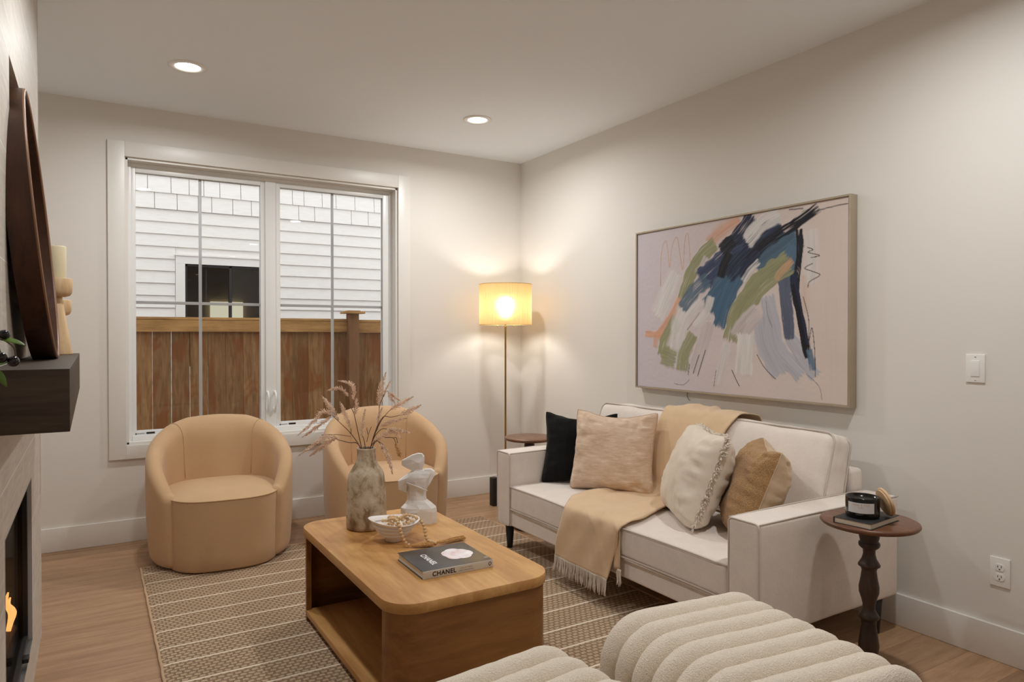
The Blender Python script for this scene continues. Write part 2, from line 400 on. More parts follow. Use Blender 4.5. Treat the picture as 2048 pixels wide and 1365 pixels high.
# window: casing, jamb, two casement sashes
CT = .098
b = MB()
b.box(WX0-CT, WX0-.004, -.02, -.0005, WZ0-CT+.008, WZ1+CT, .002).box(WX1+.004, WX1+CT, -.02, -.0005, WZ0-CT+.008, WZ1+CT, .002)
b.box(WX0-.004, WX1+.004, -.02, -.0005, WZ1+.004, WZ1+CT, .002).box(WX0-.004, WX1+.004, -.02, -.0005, WZ0-CT+.008, WZ0-.004, .002)
win = empty('window_1', ((WX0+WX1)/2, 0, WZ0)); win['kind'] = 'structure'
O = win.location
b.build('window_casing', M['trim'], win, O)
b = MB(); jt = .012
b.box(WX0-.003, WX0+jt, -.001, .155, WZ0, WZ1).box(WX1-jt, WX1+.003, -.001, .155, WZ0, WZ1).box(WX0, WX1, -.001, .155, WZ1-jt, WZ1+.003).box(WX0, WX1, -.001, .155, WZ0-.003, WZ0+jt)
b.build('window_jamb', M['trim'], win, O)
b = MB()   # vinyl outer frame and centre mullion
fx0, fx1, fz0, fz1 = WX0+jt, WX1-jt, WZ0+jt, WZ1-jt
b.box(fx0, fx0+.022, .075, .15, fz0, fz1, .002).box(fx1-.022, fx1, .075, .15, fz0, fz1, .002).box(fx0+.022, fx1-.022, .075, .15, fz1-.022, fz1, .002).box(fx0+.022, fx1-.022, .06, .15, fz0, fz0+.03, .002).box(-2.055, -1.985, .075, .15, fz0+.03, fz1-.022, .002)
b.build('window_frame', M['vinyl'], win, O)
def sash(x0, x1, gx0, gx1, label):
    s = MB(); z0, z1 = fz0+.03, fz1-.022; gz0, gz1 = .682, 2.343
    s.box(x0, gx0, .085, .135, z0, z1, .003).box(gx1, x1, .085, .135, z0, z1, .003).box(gx0, gx1, .085, .135, gz1, z1, .003).box(gx0, gx1, .085, .135, z0, gz0, .003)
    so = s.build('sash', M['vinyl'], win, O)
    MB().box(gx0-.004, gx1+.004, .108, .112, gz0-.004, gz1+.004).build('pane', M['glass'], so)
    xm = (gx0+gx1)/2
    g = MB().box(xm-.0095, xm+.0095, .114, .124, gz0, gz1, .001).box(gx0, gx1, .1141, .1239, 1.512-.0095, 1.512+.0095, .001)
    g.build('muntin', M['muntin'], so)
    k = MB().box(gx0-.003, gx0, .10, .108, gz0, gz1).box(gx1, gx1+.003, .10, .108, gz0, gz1).box(gx0, gx1, .10, .108, gz1, gz1+.003)
    k.build('gasket', M['black'], so)
    for c in list(so.children):
        c.data.transform(Matrix.Translation(-O))
    lab = MB().box(gx0-.008, gx0+.045, .0842, .0851, gz0-.019, gz0-.0165).box(gx0-.008, gx0-.002, .0842, .0851, gz0-.023, gz0-.014).box(gx0+.055, gx0+.104, .0842, .0851, gz0-.022, gz0-.010)
    lo = lab.build('maker_label', M['black'], so, O)
    return so
sash(-2.878, -2.056, -2.853, -2.086, 0); sash(-1.984, -1.142, -1.952, -1.19, 0)
for hx in (-2.045, -1.995):
    pts = spline([(hx, .078, .90), (hx, .05, .893), (hx, .035, .86), (hx, .045, .80), (hx, .07, .775)], 5)
    h = MB(); V, F = tube(pts, [.008]*len(pts), 8); h.add(V, F); h.box(hx-.010, hx+.010, .064, .08, .765, .787, .003).box(hx-.009, hx+.009, .066, .08, .89, .908, .003)
    h.build('lock_lever', M['vinyl'], win, O)

# ---------------------------------------------------------------- downlights
def downlight(x, y, label, k=1.0):
    t = empty('recessed_downlight', (x, y, CEIL), 0, label, 'ceiling light', 'recessed downlights in the ceiling')
    V, F = lathe([(.062, -.0005), (.066, -.006), (.088, -.007), (.096, -.003), (.0965, 0)], 40)
    MB().add(V, F[:-2]).build('trim_ring', M['plate'], t)
    V, F = lathe([(.0001, -.001), (.063, -.001)], 40); MB().add(V, F[:-2]).build('lens', M['glowlens'], t)
    ld = bpy.data.lights.new('downlight_beam', 'AREA'); ld.shape = 'DISK'; ld.size = .12; ld.energy = DOWN_W*k; ld.color = DOWN_COL[:3]; ld.spread = math.radians(168)
    lo = bpy.data.objects.new('downlight_beam', ld); COL.objects.link(lo); lo.parent = t; lo.location = (0, 0, -.009); return t
downlight(-2.65, -.885, 'lit recessed ceiling light above the window, left of the two in view', .75)
downlight(-2.65, -2.55, 'unseen ceiling light added above the coffee table to brighten the sofa', .72)  # out of view, added to lift the light on the sofa front
downlight(-.885, -.875, 'lit recessed ceiling light nearer the corner with the floor lamp')
for i, yy in enumerate((-3.75, -6.4, -8.4)):  # the two rows behind the camera are unseen, added as soft fill
    for j, xx in enumerate((-.885, -2.65)):
        if (i, j) == (0, 1): continue
        downlight(xx, yy, 'recessed ceiling light over the %s of the open room' % (('near right', 'near left'), ('middle right (added fill light)', 'middle left (added fill light)'), ('rear right (added fill light)', 'rear left (added fill light)'))[i][j], (1.08, .25, .25)[i])

# ---------------------------------------------------------------- outside: fence and neighbouring house
struct('ground', MB().box(-9, 6, .16, 9, -.6, -.5), plain('gravel', srgb(120, 114, 104), .95, var=.2, vs=60))
FY = 1.4
fence = empty('wooden_fence', (-1.5, FY, -.5), 0, 'brown cedar privacy fence with a pale top rail outside the window', 'fence')
FO = fence.location
x = -5.2; bd = None; i = 0
while x < 2.2:
    w = .1395; g = .0022 if -2.76 < x < -2.36 else .0004
    b = MB().box(-w/2+g, w/2-g, -.009, .009, 0, 1.84)
    o = b.build('fence_board', M['board'], fence); o.location = (x+w/2-FO.x, 0.0, 0.02+random.uniform(-.004, .004)); x += w+.0008
MB().box(-5.2, -1.06, FY-.05, FY-.012, 1.325, 1.425, .003).box(-.965, 2.2, FY-.05, FY-.012, 1.318, 1.418, .003).build('rail', M['cedar_rail'], fence, FO)
MB().box(-5.2, -1.06, FY-.055, FY+.05, 1.4252, 1.447, .003).box(-.965, 2.2, FY-.055, FY+.05, 1.4182, 1.44, .003).build('cap_rail', M['cedar_rail'], fence, FO)
pm = wood('cedar_post', srgb(96, 64, 36), srgb(136, 94, 56), 'z', 2, .8, .2, 10)
for px in (-3.45, -1.06, 1.33):
    po = MB().box(px, px+.095, FY-.1, FY-.012, -.5, 1.495, .003).build('post', pm, fence, FO)
    mb = MB().box(px-.045, px+.14, FY-.145, FY+.033, 1.495, 1.515, .004)
    mb.box(px-.01, px+.105, FY-.11, FY-.0, 1.515, 1.525, .004)
    mb.build('post_cap', M['cedar_rail'], po, FO)

HY = 3.4
house = empty('neighbouring_house', (-1.5, HY, -.5), 0, 'white neighbouring house with lap siding behind the fence', 'house')
HO = house.location
nx0, nx1, nz0, nz1 = -2.22, -1.39, .95, 2.075
b = MB()
z = 2.66 - .1325*24
b = MB()
zz = 2.652
k = 0
while zz > -.5:
    z1_ = zz; z0_ = zz-.1325
    segs = [(-6, 4)]
    if z0_ < nz1+.09 and z1_ > nz0-.09: segs = [(-6, nx0-.098), (nx1+.12, 4)]
    for (xa, xb) in segs:
        v = [(xa, HY-.021, z0_), (xb, HY-.021, z0_), (xb, HY-.003, z1_), (xa, HY-.003, z1_), (xa, HY+.004, z0_), (xb, HY+.004, z0_)]
        b.add(v, [(0, 1, 2, 3), (0, 4, 5, 1)], False)
    zz -= .1325; k += 1
b.box(-6, nx0-.05, HY+.002, HY+.2, -.5, 5).box(nx1+.05, 4, HY+.002, HY+.2, -.5, 5).box(nx0-.05, nx1+.05, HY+.002, HY+.2, nz1+.03, 5).box(nx0-.05, nx1+.05, HY+.002, HY+.2, -.5, nz0-.03)
b.build('lap_siding', M['siding'], house, HO)
b = MB(); rz = 2.655; rnd = random.Random(3); row = 0
while rz < 5:
    x = -6.0 + rnd.random()*.2
    while x < 4:
        w = rnd.uniform(.13, .25)
        v, f = [(x+.003, HY-.03, rz), (x+w-.003, HY-.03, rz), (x+w-.003, HY-.012, rz+.175), (x+.003, HY-.012, rz+.175), (x+.003, HY, rz), (x+w-.003, HY, rz), (x+.003, HY, rz+.175), (x+w-.003, HY, rz+.175)], [(0, 1, 2, 3), (0, 4, 5, 1), (0, 3, 6, 4), (1, 5, 7, 2)]
        b.add(v, f, False); x += w
    rz += .175; row += 1
b.build('shingle_siding', M['siding'], house, HO)
nw = MB().box(nx0-.095, nx0, HY-.03, HY+.02, nz0-.09, nz1).box(nx1, nx1+.095, HY-.03, HY+.02, nz0-.09, nz1).box(nx0-.095, nx1+.095, HY-.031, HY+.02, nz1, nz1+.085).box(nx0-.105, nx1+.105, HY-.045, HY+.02, nz1+.085, nz1+.1).box(nx0, nx1, HY-.03, HY+.02, nz0-.09, nz0).build('window_surround', M['trim'], house, HO)
nf = MB().box(nx0, nx0+.022, HY-.01, HY+.05, nz0, nz1).box(nx1-.022, nx1, HY-.01, HY+.05, nz0, nz1).box(nx0, nx1, HY-.01, HY+.05, nz1-.025, nz1).box(nx0, nx1, HY-.01, HY+.05, nz0, nz0+.03).box(-1.765, -1.738, HY-.01, HY+.05, nz0, nz1)
nf.build('window_frame', M['black'], house, HO)
MB().box(nx0, nx1, HY+.02, HY+.024, nz0, nz1).build('window_pane', M['dglass'], house, HO)
dm = plain('dim_room', srgb(176, 156, 124), .9)
MB().box(-3.6, .2, 6.5, 6.55, -.4, 3).box(-3.6, -3.55, 3.6, 6.5, -.4, 3).box(.15, .2, 3.6, 6.5, -.4, 3).box(-3.6, .2, 3.6, 6.5, 2.95, 3).box(-3.6, .2, 3.6, 6.5, -.45, -.4).build('interior_room', dm, house, HO)
MB().box(-1.55, -1.29, 6.44, 6.48, 1.2, 1.80).box(-1.265, -1.08, 6.44, 6.48, 1.2, 1.80).build('far_window', emit('daylit_far_window', (.82, .86, .78, 1), 1.3), house, HO)

# ---------------------------------------------------------------- rug
RX0, RX1, RYA, RYB = -2.872, -.728, -3.95, -.63
V = []; F = []
NX, NY = 60, 220
for j in range(NY+1):
    y = RYB + (RYA-RYB)*j/NY
    for i in range(NX+1):
        x = RX0 + (RX1-RX0)*i/NX
        e = .006*noise.noise(Vector((i*3.1, y*9, 0)))*(1 if i in (0, NX) else 0)
        V.append((x+e, y, .010 + (.0012 if 0 < i < NX and 0 < j < NY else -.003)))
for j in range(NY):
    for i in range(NX):
        a = j*(NX+1)+i; F.append((a+1, a, a+NX+1, a+NX+2))
rm = MB().add(V, F)
rm.box(RX0, RX1, RYA, RYB, .0005, .006)
rug = rm.build('rug', M['rug']); tag(rug, 'flat woven tan jute rug with thin cream stripes under the coffee table', 'rug')
b = MB()
for xx in (RX0, RX1):
    pts = [(xx + .003*noise.noise(Vector((0, y*14, xx))), RYB + (RYA-RYB)*k/160, .0065) for k, y in enumerate(np.linspace(RYB, RYA, 161))]
    V, F = tube(pts, .0062, 6); b.add(V, F)
for yy in (RYB, RYA):
    pts = [(RX0+(RX1-RX0)*k/100, yy+.002*noise.noise(Vector((k*.7, yy, 3))), .0065) for k in range(101)]
    V, F = tube(pts, .0062, 6); b.add(V, F)
b.build('bound_edge', cloth('rug_binding', srgb(196, 164, 130), .15, 200, .4), rug)

# ---------------------------------------------------------------- barrel chair
def make_chair():
    t = empty('swivel_barrel_chair')
    n = 2.45; RXo, RYo = .402, .395
    TM = math.radians(133)
    HT = [(0, .775), (25, .765), (50, .728), (75, .665), (95, .60), (112, .53), (124, .468), (133, .415)]
    def plan(th, off=0.0):
        s, c = math.sin(th), math.cos(th)
        x = RXo*math.copysign(abs(s)**(2/n), s); y = RYo*math.copysign(abs(c)**(2/n), c)
        return Vector((x, y, 0))
    NT_ = 72; rings = []
    ths = [-TM + 2*TM*i/NT_ for i in range(NT_+1)]
    pl = [plan(a) for a in ths]
    nr = []
    for i in range(len(pl)):
        d = (pl[min(i+1, len(pl)-1)] - pl[max(i-1, 0)]).normalized(); nr.append(Vector((d.y, -d.x, 0)))
        if nr[-1].dot(pl[i]) < 0: nr[-1] = -nr[-1]
    def section(P, N, h, th, low=.008):
        """closed loop: outer bottom -> outer top -> over rim -> inner bottom"""
        L = []; r = th/2
        for k in range(9):
            z = low + (h-r-low)*k/8; tp = 1-.05*max(0, 1-z/.36)**1.7
            L.append(Vector((P.x*tp, P.y*tp, z)))
        top = L[-1].copy()
        for k in range(1, 8):
            a = PI*k/8; L.append(top + N*(-r + r*math.cos(a)) + Vector((0, 0, r*1.15*math.sin(a))))
        for k in range(8, -1, -1):
            z = low + (h-r-low)*k/8; tp = 1-.05*max(0, 1-z/.36)**1.7
            bulge = .012*math.sin(PI*k/8)
            L.append(Vector((P.x*tp, P.y*tp, z)) - N*(th*(1+.45*max(0, (th-.09)/.10)*(1-z/h))))
        return L
    for i in range(len(ths)):
        d = abs(math.degrees(ths[i])); th = .19 - .108*min(1, d/100)**1.1
        rings.append(section(pl[i], nr[i], lerp_table(HT, d), th))
    def smooth_h(): pass
    def cap(i, sgn):
        d = (pl[i]-pl[i-sgn]).normalized() if sgn > 0 else (pl[0]-pl[1]).normalized()
        th = .084; out = []
        for k in range(1, 7):
            a = PI/2*k/6; f = math.cos(a)*.98+.02; adv = .040*math.sin(a)
            base = rings[i]; mid = [(base[j]+base[len(base)-1-j])/2 for j in range(len(base))]
            zc = .46 - .035*(1-math.cos(a))*1.2
            ring = []
            for j, q in enumerate(base):
                m_ = mid[j]; w = m_ + (q-m_)*f + d*adv
                if q.z > .3: w.z = .3 + (q.z-.3)*(1-.45*(1-math.cos(a)))
                ring.append(w)
            out.append(ring)
        return out
    left = cap(0, -1); right = cap(len(ths)-1, 1)
    allr = list(reversed(left)) + rings + right
    V = [tuple(p) for r in allr for p in r]; m = len(allr[0]); F = []
    for i in range(len(allr)-1):
        for k in range(m-1): F.append((i*m+k, i*m+k+1, (i+1)*m+k+1, (i+1)*m+k))
        F.append((i*m+m-1, i*m, (i+1)*m, (i+1)*m+m-1))
    F.append(tuple(range(m))); F.append(tuple((len(allr)-1)*m + k for k in range(m-1, -1, -1)))
    sh = fix_normals(MB().add(V, F).build('curved_backrest', M['chair'], t))
    sb = sh.modifiers.new('sub', 'SUBSURF'); sb.levels = 1; sb.render_levels = 1
    # seams inside the back
    b = MB()
    for deg in (-44, 44):
        i = min(range(len(ths)), key=lambda q: abs(math.degrees(ths[q])-deg)); r = rings[i]
        pts = [q + nr[i]*(-.001) for q in r[9:]][::1]; pts = [p for p in pts if p.z > .40]
        V, F = tube(pts, .0022, 5); MB().add(V, F).build('back_seam', M['chair'], sh)
    for i0, i1 in ((0, 5), (NT_-5, NT_)):
        pass
    # seat with its bowed front panel
    def outl(a, k=1.0, ex=0):
        c, s = math.cos(a), math.sin(a); e = 2/3.1
        x = (.308+ex)*math.copysign(abs(c)**e, c); y = ((.425 if s < 0 else .30)+ex)*math.copysign(abs(s)**e, s)
        return x*k, y*k
    N = 80; V = []; F = []
    lv = [(.008, .965), (.014, .975), (.10, .980), (.2, .988), (.3, .998), (.392, 1.0)]
    for z, k in lv:
        for q in range(N):
            x, y = outl(2*PI*q/N, k); V.append((x, y, z))
    for i in range(len(lv)-1):
        for q in range(N): F.append((i*N+q, i*N+(q+1) % N, (i+1)*N+(q+1) % N, (i+1)*N+q))
    F.append(tuple(range(N-1, -1, -1)))
    base_obj = MB().add(V, F)
    V2 = []; F2 = []
    rr = [1.0, .985, .95, .88, .75, .55, .3, .1]
    for j, k in enumerate(rr):
        for q in range(N):
            x, y = outl(2*PI*q/N, k); z = .392 + .040*(1-k**3.0)**.8 - .05*max(0, y+.1)
            V2.append((x, y, z))
    for i in range(len(rr)-1):
        for q in range(N): F2.append((i*N+q, i*N+(q+1) % N, (i+1)*N+(q+1) % N, (i+1)*N+q))
    F2.append(tuple((len(rr)-1)*N+q for q in range(N)))
    base_obj.build('front_panel', M['chair'], t)
    seat = MB().add(V2, F2).build('seat', M['chair'], t)
    pts = [(*outl(2*PI*q/N, 1.0, .001), .393 - .05*max(0, outl(2*PI*q/N)[1]+.1)) for q in range(N)]
    V, F = tube(pts, .0032, 6, True); MB().add(V, F).build('seat_seam', M['chair'], seat)
    V, F = lathe([(.25, 0), (.255, .002), (.255, .005), (.2, .007), (.09, .02), (.09, .036)], 48); MB().add(V, F).build('swivel_base', M['black'], t)
    return t
ch = make_chair(); ch.location = (-2.44, -.535, .012); ch.rotation_euler = (0, 0, math.radians(-4)); tag(ch, 'camel velvet swivel barrel chair, the fully visible one under the left of the window', 'armchair', 'camel barrel chairs')
ch2 = copy_tree(ch); ch2.location = (-1.415, -.56, .012); ch2.rotation_euler = (0, 0, math.radians(-7)); tag(ch2, 'camel velvet swivel barrel chair partly hidden behind the vase of dried plumes', 'armchair', 'camel barrel chairs')

# ---------------------------------------------------------------- sofa
sf = empty('sofa', (-.54, -2.29, 0), 0, 'pale linen three-seat sofa with track arms and dark tapered legs under the painting', 'sofa')
SO = sf.location
SX0, SX1 = -.985, -.085; SYL, SYR = -1.315, -3.262; AT = .152; ZB, ZA = .165, .60
def cushion_obj(name, cx, cy, cz, sx, sy, sz, r, puff, mat, parent, origin, rot=None, wr=.004, nm=16, fr=5, mod=None):
    V, F = rbox(sx, sy, sz, r, 3, nm, puff)
    R = rot.to_4x4() if rot is not None else Matrix.Identity(4)
    X = Matrix.Translation((cx, cy, cz)) @ R; out = []
    for p in V:
        q = Vector(p); nz = noise.noise(Vector((cx, cy, cz))*3 + q*fr)*wr + noise.noise(Vector((cy, cz, cx))*5 + Vector((q.x*fr*3, q.y*fr*.8, q.z*fr*3)))*wr*.5
        q = q*(1+nz/max(.05, q.length))
        if mod: q = mod(q)
        out.append(X @ q)
    return MB().add(out, F).build(name, mat, parent, origin), X
def rrect(y0, y1, z0, z1, r, n=5, cr=True):
    pts = []
    for (cy, cz, a0) in ((y1-r, z1-r, 0), (y0+r, z1-r, 90), (y0+r, z0+r, 180), (y1-r, z0+r, 270)):
        for k in range(n+1):
            a = math.radians(a0+90*k/n); pts.append((cy+r*math.cos(a), cz+r*math.sin(a)))
    return pts
def piping(pts, name, parent, origin, closed=True, r=.0038, mat=None):
    V, F = tube(pts, r, 6, closed); return MB().add(V, F).build(name, mat or M['piping'], parent, origin)
cushion_obj('base', (-.975-.13)/2, (SYL+SYR)/2, (.165+.262)/2, .845, 1.66, .097, .012, (0, 0, 0), M['sofa'], sf, SO, wr=.001)
seat, _ = cushion_obj('seat_cushion', (SX0-.004-.36)/2, (SYL+SYR)/2, .339, .629, 1.64, .146, .022, (.004, 0, .014), M['sofa'], sf, SO, wr=.004, nm=24)
yl, yr = SYL-AT-.004, SYR+AT+.004
for z_, nm_ in ((.404, 'piping'), (.272, 'piping')):
    pts = spline([(-.60, yl+.002, z_), (-.95, yl+.002, z_), (SX0-.002, yl-.02, z_)] + [(SX0-.006-.003*math.sin(PI*k/12), yl+(yr-yl)*k/12 + (-.02 if k == 0 else .02 if k == 12 else 0)*0, z_+.003*math.sin(PI*k/12*3)) for k in range(1, 12)] + [(SX0-.002, yr+.02, z_), (-.95, yr-.002, z_), (-.60, yr-.002, z_)], 3)
    piping(pts, nm_, seat, SO, False, .0045)
for sgn, yo in ((1, SYL), (-1, SYR)):
    yi = yo - sgn*AT; ym = (yo+yi)/2
    arm, _ = cushion_obj('arm', (SX0+SX1)/2-.003, ym, (ZB+ZA)/2, SX1-SX0+.004, AT, ZA-ZB, .016, (.0, .006, .006), M['sofa'], sf, SO, wr=.002, nm=12)
    ya, yb = min(yi, yo), max(yi, yo)
    pts = [(SX0-.003, y, z) for y, z in rrect(ya+.004, yb-.004, ZB+.004, ZA-.002, .02)]
    piping(pts, 'piping', arm, SO)
    for y_ in (ya+.004, yb-.004):
        piping([(SX0+(SX1-SX0)*k/12, y_, ZA-.003+.004*math.sin(PI*k/12)) for k in range(13)], 'piping', arm, SO, False, .0034)
cushion_obj('back_frame', -.128, (SYL+SYR)/2, .43, .085, SYL-SYR-2*AT-.02, .53, .02, (0, 0, .004), M['sofa'], sf, SO, wr=.002, nm=14)
tilt = Matrix.Rotation(math.radians(15), 3, 'Y')
for cy in (-1.878, -2.700):
    def md(q):
        return Vector((q.x*(1-.12*(q.z/.23)), q.y, q.z))
    cu, X = cushion_obj('back_cushion', -.297, cy, .635, .168, .815, .455, .045, (.026, .004, .014), M['sofa'], sf, SO, rot=tilt, wr=.009, nm=18, fr=7, mod=md)
    for xs in (-1, 1):
        pts = []
        for y, z in rrect(-.402, .402, -.222, .224, .045):
            q = Vector((xs*(.067 + .012*(1-abs(y)/.41)), y, z)); q.x *= (1-.12*z/.23); q.z *= 1+.014/.2275*(1-(y/.4075)**2)*.8 if z > 0 else 1
            q += Vector((0, noise.noise(Vector((y*6, z*6, cy)))*.004, noise.noise(Vector((y*7, z*5, 3+cy)))*.004))
            pts.append(X @ q)
        # insert extra points along the long sides
        P2 = []
        for i in range(len(pts)):
            a, c = pts[i], pts[(i+1) % len(pts)]; m_ = max(1, int((c-a).length/.05))
            for k in range(m_):
                p_ = a+(c-a)*k/m_
                P2.append(p_)
        piping(P2, 'piping', cu, SO, True, .0045)
for lx, ly, zf in ((-.93, SYL-.055, .0125), (-.93, SYR+.055, .0), (-.165, SYL-.055, 0), (-.165, SYR+.055, 0)):
    z0 = .0125 if lx < -.7 else 0
    V, F = lathe([(.0155, z0), (.017, z0+.002), (.0285, ZB)], 20, ); MB().add([(v[0]+lx, v[1]+ly, v[2]) for v in V], F).build('leg', M['black'], sf, SO)

# ---------------------------------------------------------------- cushions on the sofa
def pillow(name, c, U, V_, w, h, t, mat, label, cat='cushion', back=None, wr=.006, seed=0, ear=.05, n=44, sag=0.0, rnd_c=.05, fe=.55):
    U = Vector(U).normalized(); V_ = Vector(V_); V_ = (V_ - U*V_.dot(U)).normalized(); N = U.cross(V_)
    root = empty(name, c, 0, label, cat)
    def pt(u, v, s):
        cr = 1-rnd_c*(abs(u*v))**6; eu = (1-ear*(1-v*v)**1.0*(abs(u)**3))*cr; ev = (1-ear*(1-u*u)*(abs(v)**3))*cr
        if v > 0: ev -= sag*(1-u*u)**1.5*v
        x = w/2*u*eu; y = h/2*v*ev
        f = max(0, (1-abs(u)**3.2)*(1-abs(v)**3.2))**fe
        zz = t/2*f*(1 + .10*noise.noise(Vector((u*1.4+seed, v*1.4, s*2.))))
        edge = max(abs(u), abs(v))
        # gathers running in from the edges
        g = noise.noise(Vector((u*3+seed*2, v*9, 1.3))) * abs(u)**2 + noise.noise(Vector((u*9, v*3+seed, 4.1))) * abs(v)**2
        zz += wr*(g*2.2 + .6*noise.noise(Vector((u*3+seed, v*3, s*3))))*min(1, (1-edge)*8)
        wob = .5*wr*noise.noise(Vector((u*5+seed, v*5, 9)))
        return Vector(c)*0 + U*(x+wob) + V_*(y+wob) + N*(zz*s)
    obs = []
    for s, nm, mt in ((1, 'front_cover', mat), (-1, 'back_cover', back or mat)):
        Vv = []; F = []
        q = [math.sin(PI/2*(-1+2*i/n))*.6+(-1+2*i/n)*.4 for i in range(n+1)]
        for j in range(n+1):
            for i in range(n+1): Vv.append(tuple(pt(q[i], q[j], s)))
        for j in range(n):
            for i in range(n):
                a = j*(n+1)+i; f = (a, a+1, a+n+2, a+n+1); F.append(f if s > 0 else f[::-1])
        obs.append(MB().add(Vv, F).build(nm, mt, root))
    edge = [pt(-1+2*k/30, -1, 1) for k in range(30)] + [pt(1, -1+2*k/30, 1) for k in range(30)] + [pt(1-2*k/30, 1, 1) for k in range(30)] + [pt(-1, 1-2*k/30, 1) for k in range(30)]
    return root, obs, edge, (U, V_, N)
BK, e_, ed, ax = pillow('throw_pillow', (-.575, -1.60, .620), (.713, -.70, 0), (.24, .26, .935), .46, .45, .15, M['pill_black'], 'plain black square cushion leaning in the far corner of the sofa', seed=2, sag=.13, ear=.12)
V, F = tube(ed, .003, 5, True); MB().add(V, F).build('seam', M['pill_black'], BK)
BG, e_, ed, ax = pillow('throw_pillow', (-.575, -1.915, .645), (.514, -.858, 0), (.22, .13, .95), .50, .47, .16, M['chenille'], 'square pinkish beige chenille cushion in front of the black cushion', seed=5, sag=.11, ear=.10, wr=.010)
V, F = tube(ed, .004, 5, True); MB().add(V, F).build('seam', cloth('beige_seam', srgb(196, 168, 142), .08), BG)
WH, e_, ed, ax = pillow('throw_pillow', (-.638, -2.605, .640), (-.51, -.86, 0), (.145, -.06, .41), .49, .46, .23, M['white_linen'], 'ivory linen cushion with a shaggy fringed edge, beside the throw', seed=8, ear=.05, sag=.06, wr=.008, rnd_c=.09, fe=.5)
b = MB(); rnd = random.Random(5)
for side in range(4):
    if side not in (1, 2, 3): continue
    for k in range(150):
        p = ed[(side*30+int(k/5)) % 120]; q = ed[(side*30+int(k/5)+1) % 120]; p = p+(q-p)*rnd.random()
        outd = Vector(p).normalized(); d = (outd*.9+Vector((rnd.uniform(-1, 1), rnd.uniform(-1, 1), rnd.uniform(-1, 1)))*.9).normalized()
        L = rnd.uniform(.012, .026)
        V, F = tube([p-outd*.003, p+d*L*.5, p+d*L+Vector((0, 0, -.004))], [.0028, .0036, .0028], 4); b.add(V, F)
b.build('fringe', M['fringe'], WH)
BR, e_, ed, ax = pillow('throw_pillow', (-.555, -2.876, .605), (-.66, -.75, 0), (.11, -.10, .40), .46, .46, .22, M['boucle_brown'], 'caramel boucle cushion with smooth tan back beside the near sofa arm', back=M['tan_back'], seed=11, ear=.08, sag=.12, wr=.011, n=60, fe=.5)
V, F = tube(ed, .003, 5, True); MB().add(V, F).build('seam', M['tan_back'], BR)

# ---------------------------------------------------------------- throw blanket
rows = [(-.06, .60, -2.10, -2.54), (-.066, .74, -2.10, -2.54), (-.105, .865, -2.09, -2.55), (-.17, .893, -2.085, -2.56), (-.25, .897, -2.075, -2.57), (-.315, .880, -2.06, -2.565), (-.352, .82, -2.05, -2.54), (-.395, .70, -2.03, -2.50), (-.42, .56, -2.01, -2.46),
        (-.44, .475, -1.99, -2.43), (-.50, .438, -1.97, -2.40), (-.62, .434, -1.945, -2.41), (-.76, .434, -1.935, -2.46), (-.88, .433, -1.965, -2.505), (-.965, .431, -2.02, -2.515), (-1.000, .418, -2.045, -2.50), (-1.012, .38, -2.045, -2.485), (-1.016, .30, -2.03, -2.465), (-1.022, .22, -2.01, -2.44), (-1.028, .150, -1.995, -2.425)]
prof = spline([(r[0], r[1], r[2]) for r in rows], 5); prof2 = spline([(r[0], r[1], r[3]) for r in rows], 5)
NW = 44; V = []; F = []
for i, (a, c) in enumerate(zip(prof, prof2)):
    s = i/len(prof)
    tn = (prof[min(i+1, len(prof)-1)]-prof[max(i-1, 0)]); nn = Vector((tn.y, -tn.x)); nn = nn.normalized() if nn.length > 0 else Vector((0, 1))
    if nn.y < 0 and a.y > .5 : nn = -nn
    if a.x < -.5 and nn.x > 0.5: nn = -nn
    for k in range(NW+1):
        f = k/NW; y = a.z+(c.z-a.z)*f
        dsp = .006*(noise.noise(Vector((y*7, s*5, 2)))+.6) + .003*math.sin(f*15+s*9+2*math.sin(s*7)) + .024*max(0, noise.noise(Vector((y*13+s*9, s*4, 7)))) + .014*max(0, noise.noise(Vector((y*5-s*8, s*7, 3))))
        out = Vector((0, 0))
        if a.y > .84: out = Vector((0, 1))
        elif a.x > -.12: out = Vector((1, 0))
        elif a.x < -.985: out = Vector((-1, 0))
        elif a.y < .46: out = Vector((0, 1))
        else: out = Vector((-1, .35))
        V.append((a.x+out.x*dsp, y, a.y+out.y*dsp))
m = NW+1
for i in range(len(prof)-1):
    for k in range(NW): q = i*m+k; F.append((q, q+1, q+m+1, q+m))
th = MB().add(V, F).build('throw_blanket', M['throw']); tag(th, 'camel wool throw with ivory fringe draped over the middle of the sofa', 'blanket')
so = th.modifiers.new('thick', 'SOLIDIFY'); so.thickness = .005; so.offset = 1
b = MB(); rnd = random.Random(9); last = V[-m:]
for k in range(92):
    f = k/91*(m-1); i0 = int(min(f, m-2)); p = Vector(last[i0]).lerp(Vector(last[i0+1]), f-i0); p.z += .004
    L = .082*rnd.uniform(.85, 1.1)
    dx, dy = rnd.uniform(-.012, .008), rnd.uniform(-.012, .012)+(.01 if k < 5 else 0)
    pts = spline([p, p+Vector((dx*.3, dy*.2, -L*.4)), p+Vector((dx, dy, -L))], 3)
    V2, F2 = tube(pts, [.0017+.0007*i/len(pts) for i in range(len(pts))], 5); b.add(V2, F2)
b.build('fringe', M['fringe'], th)
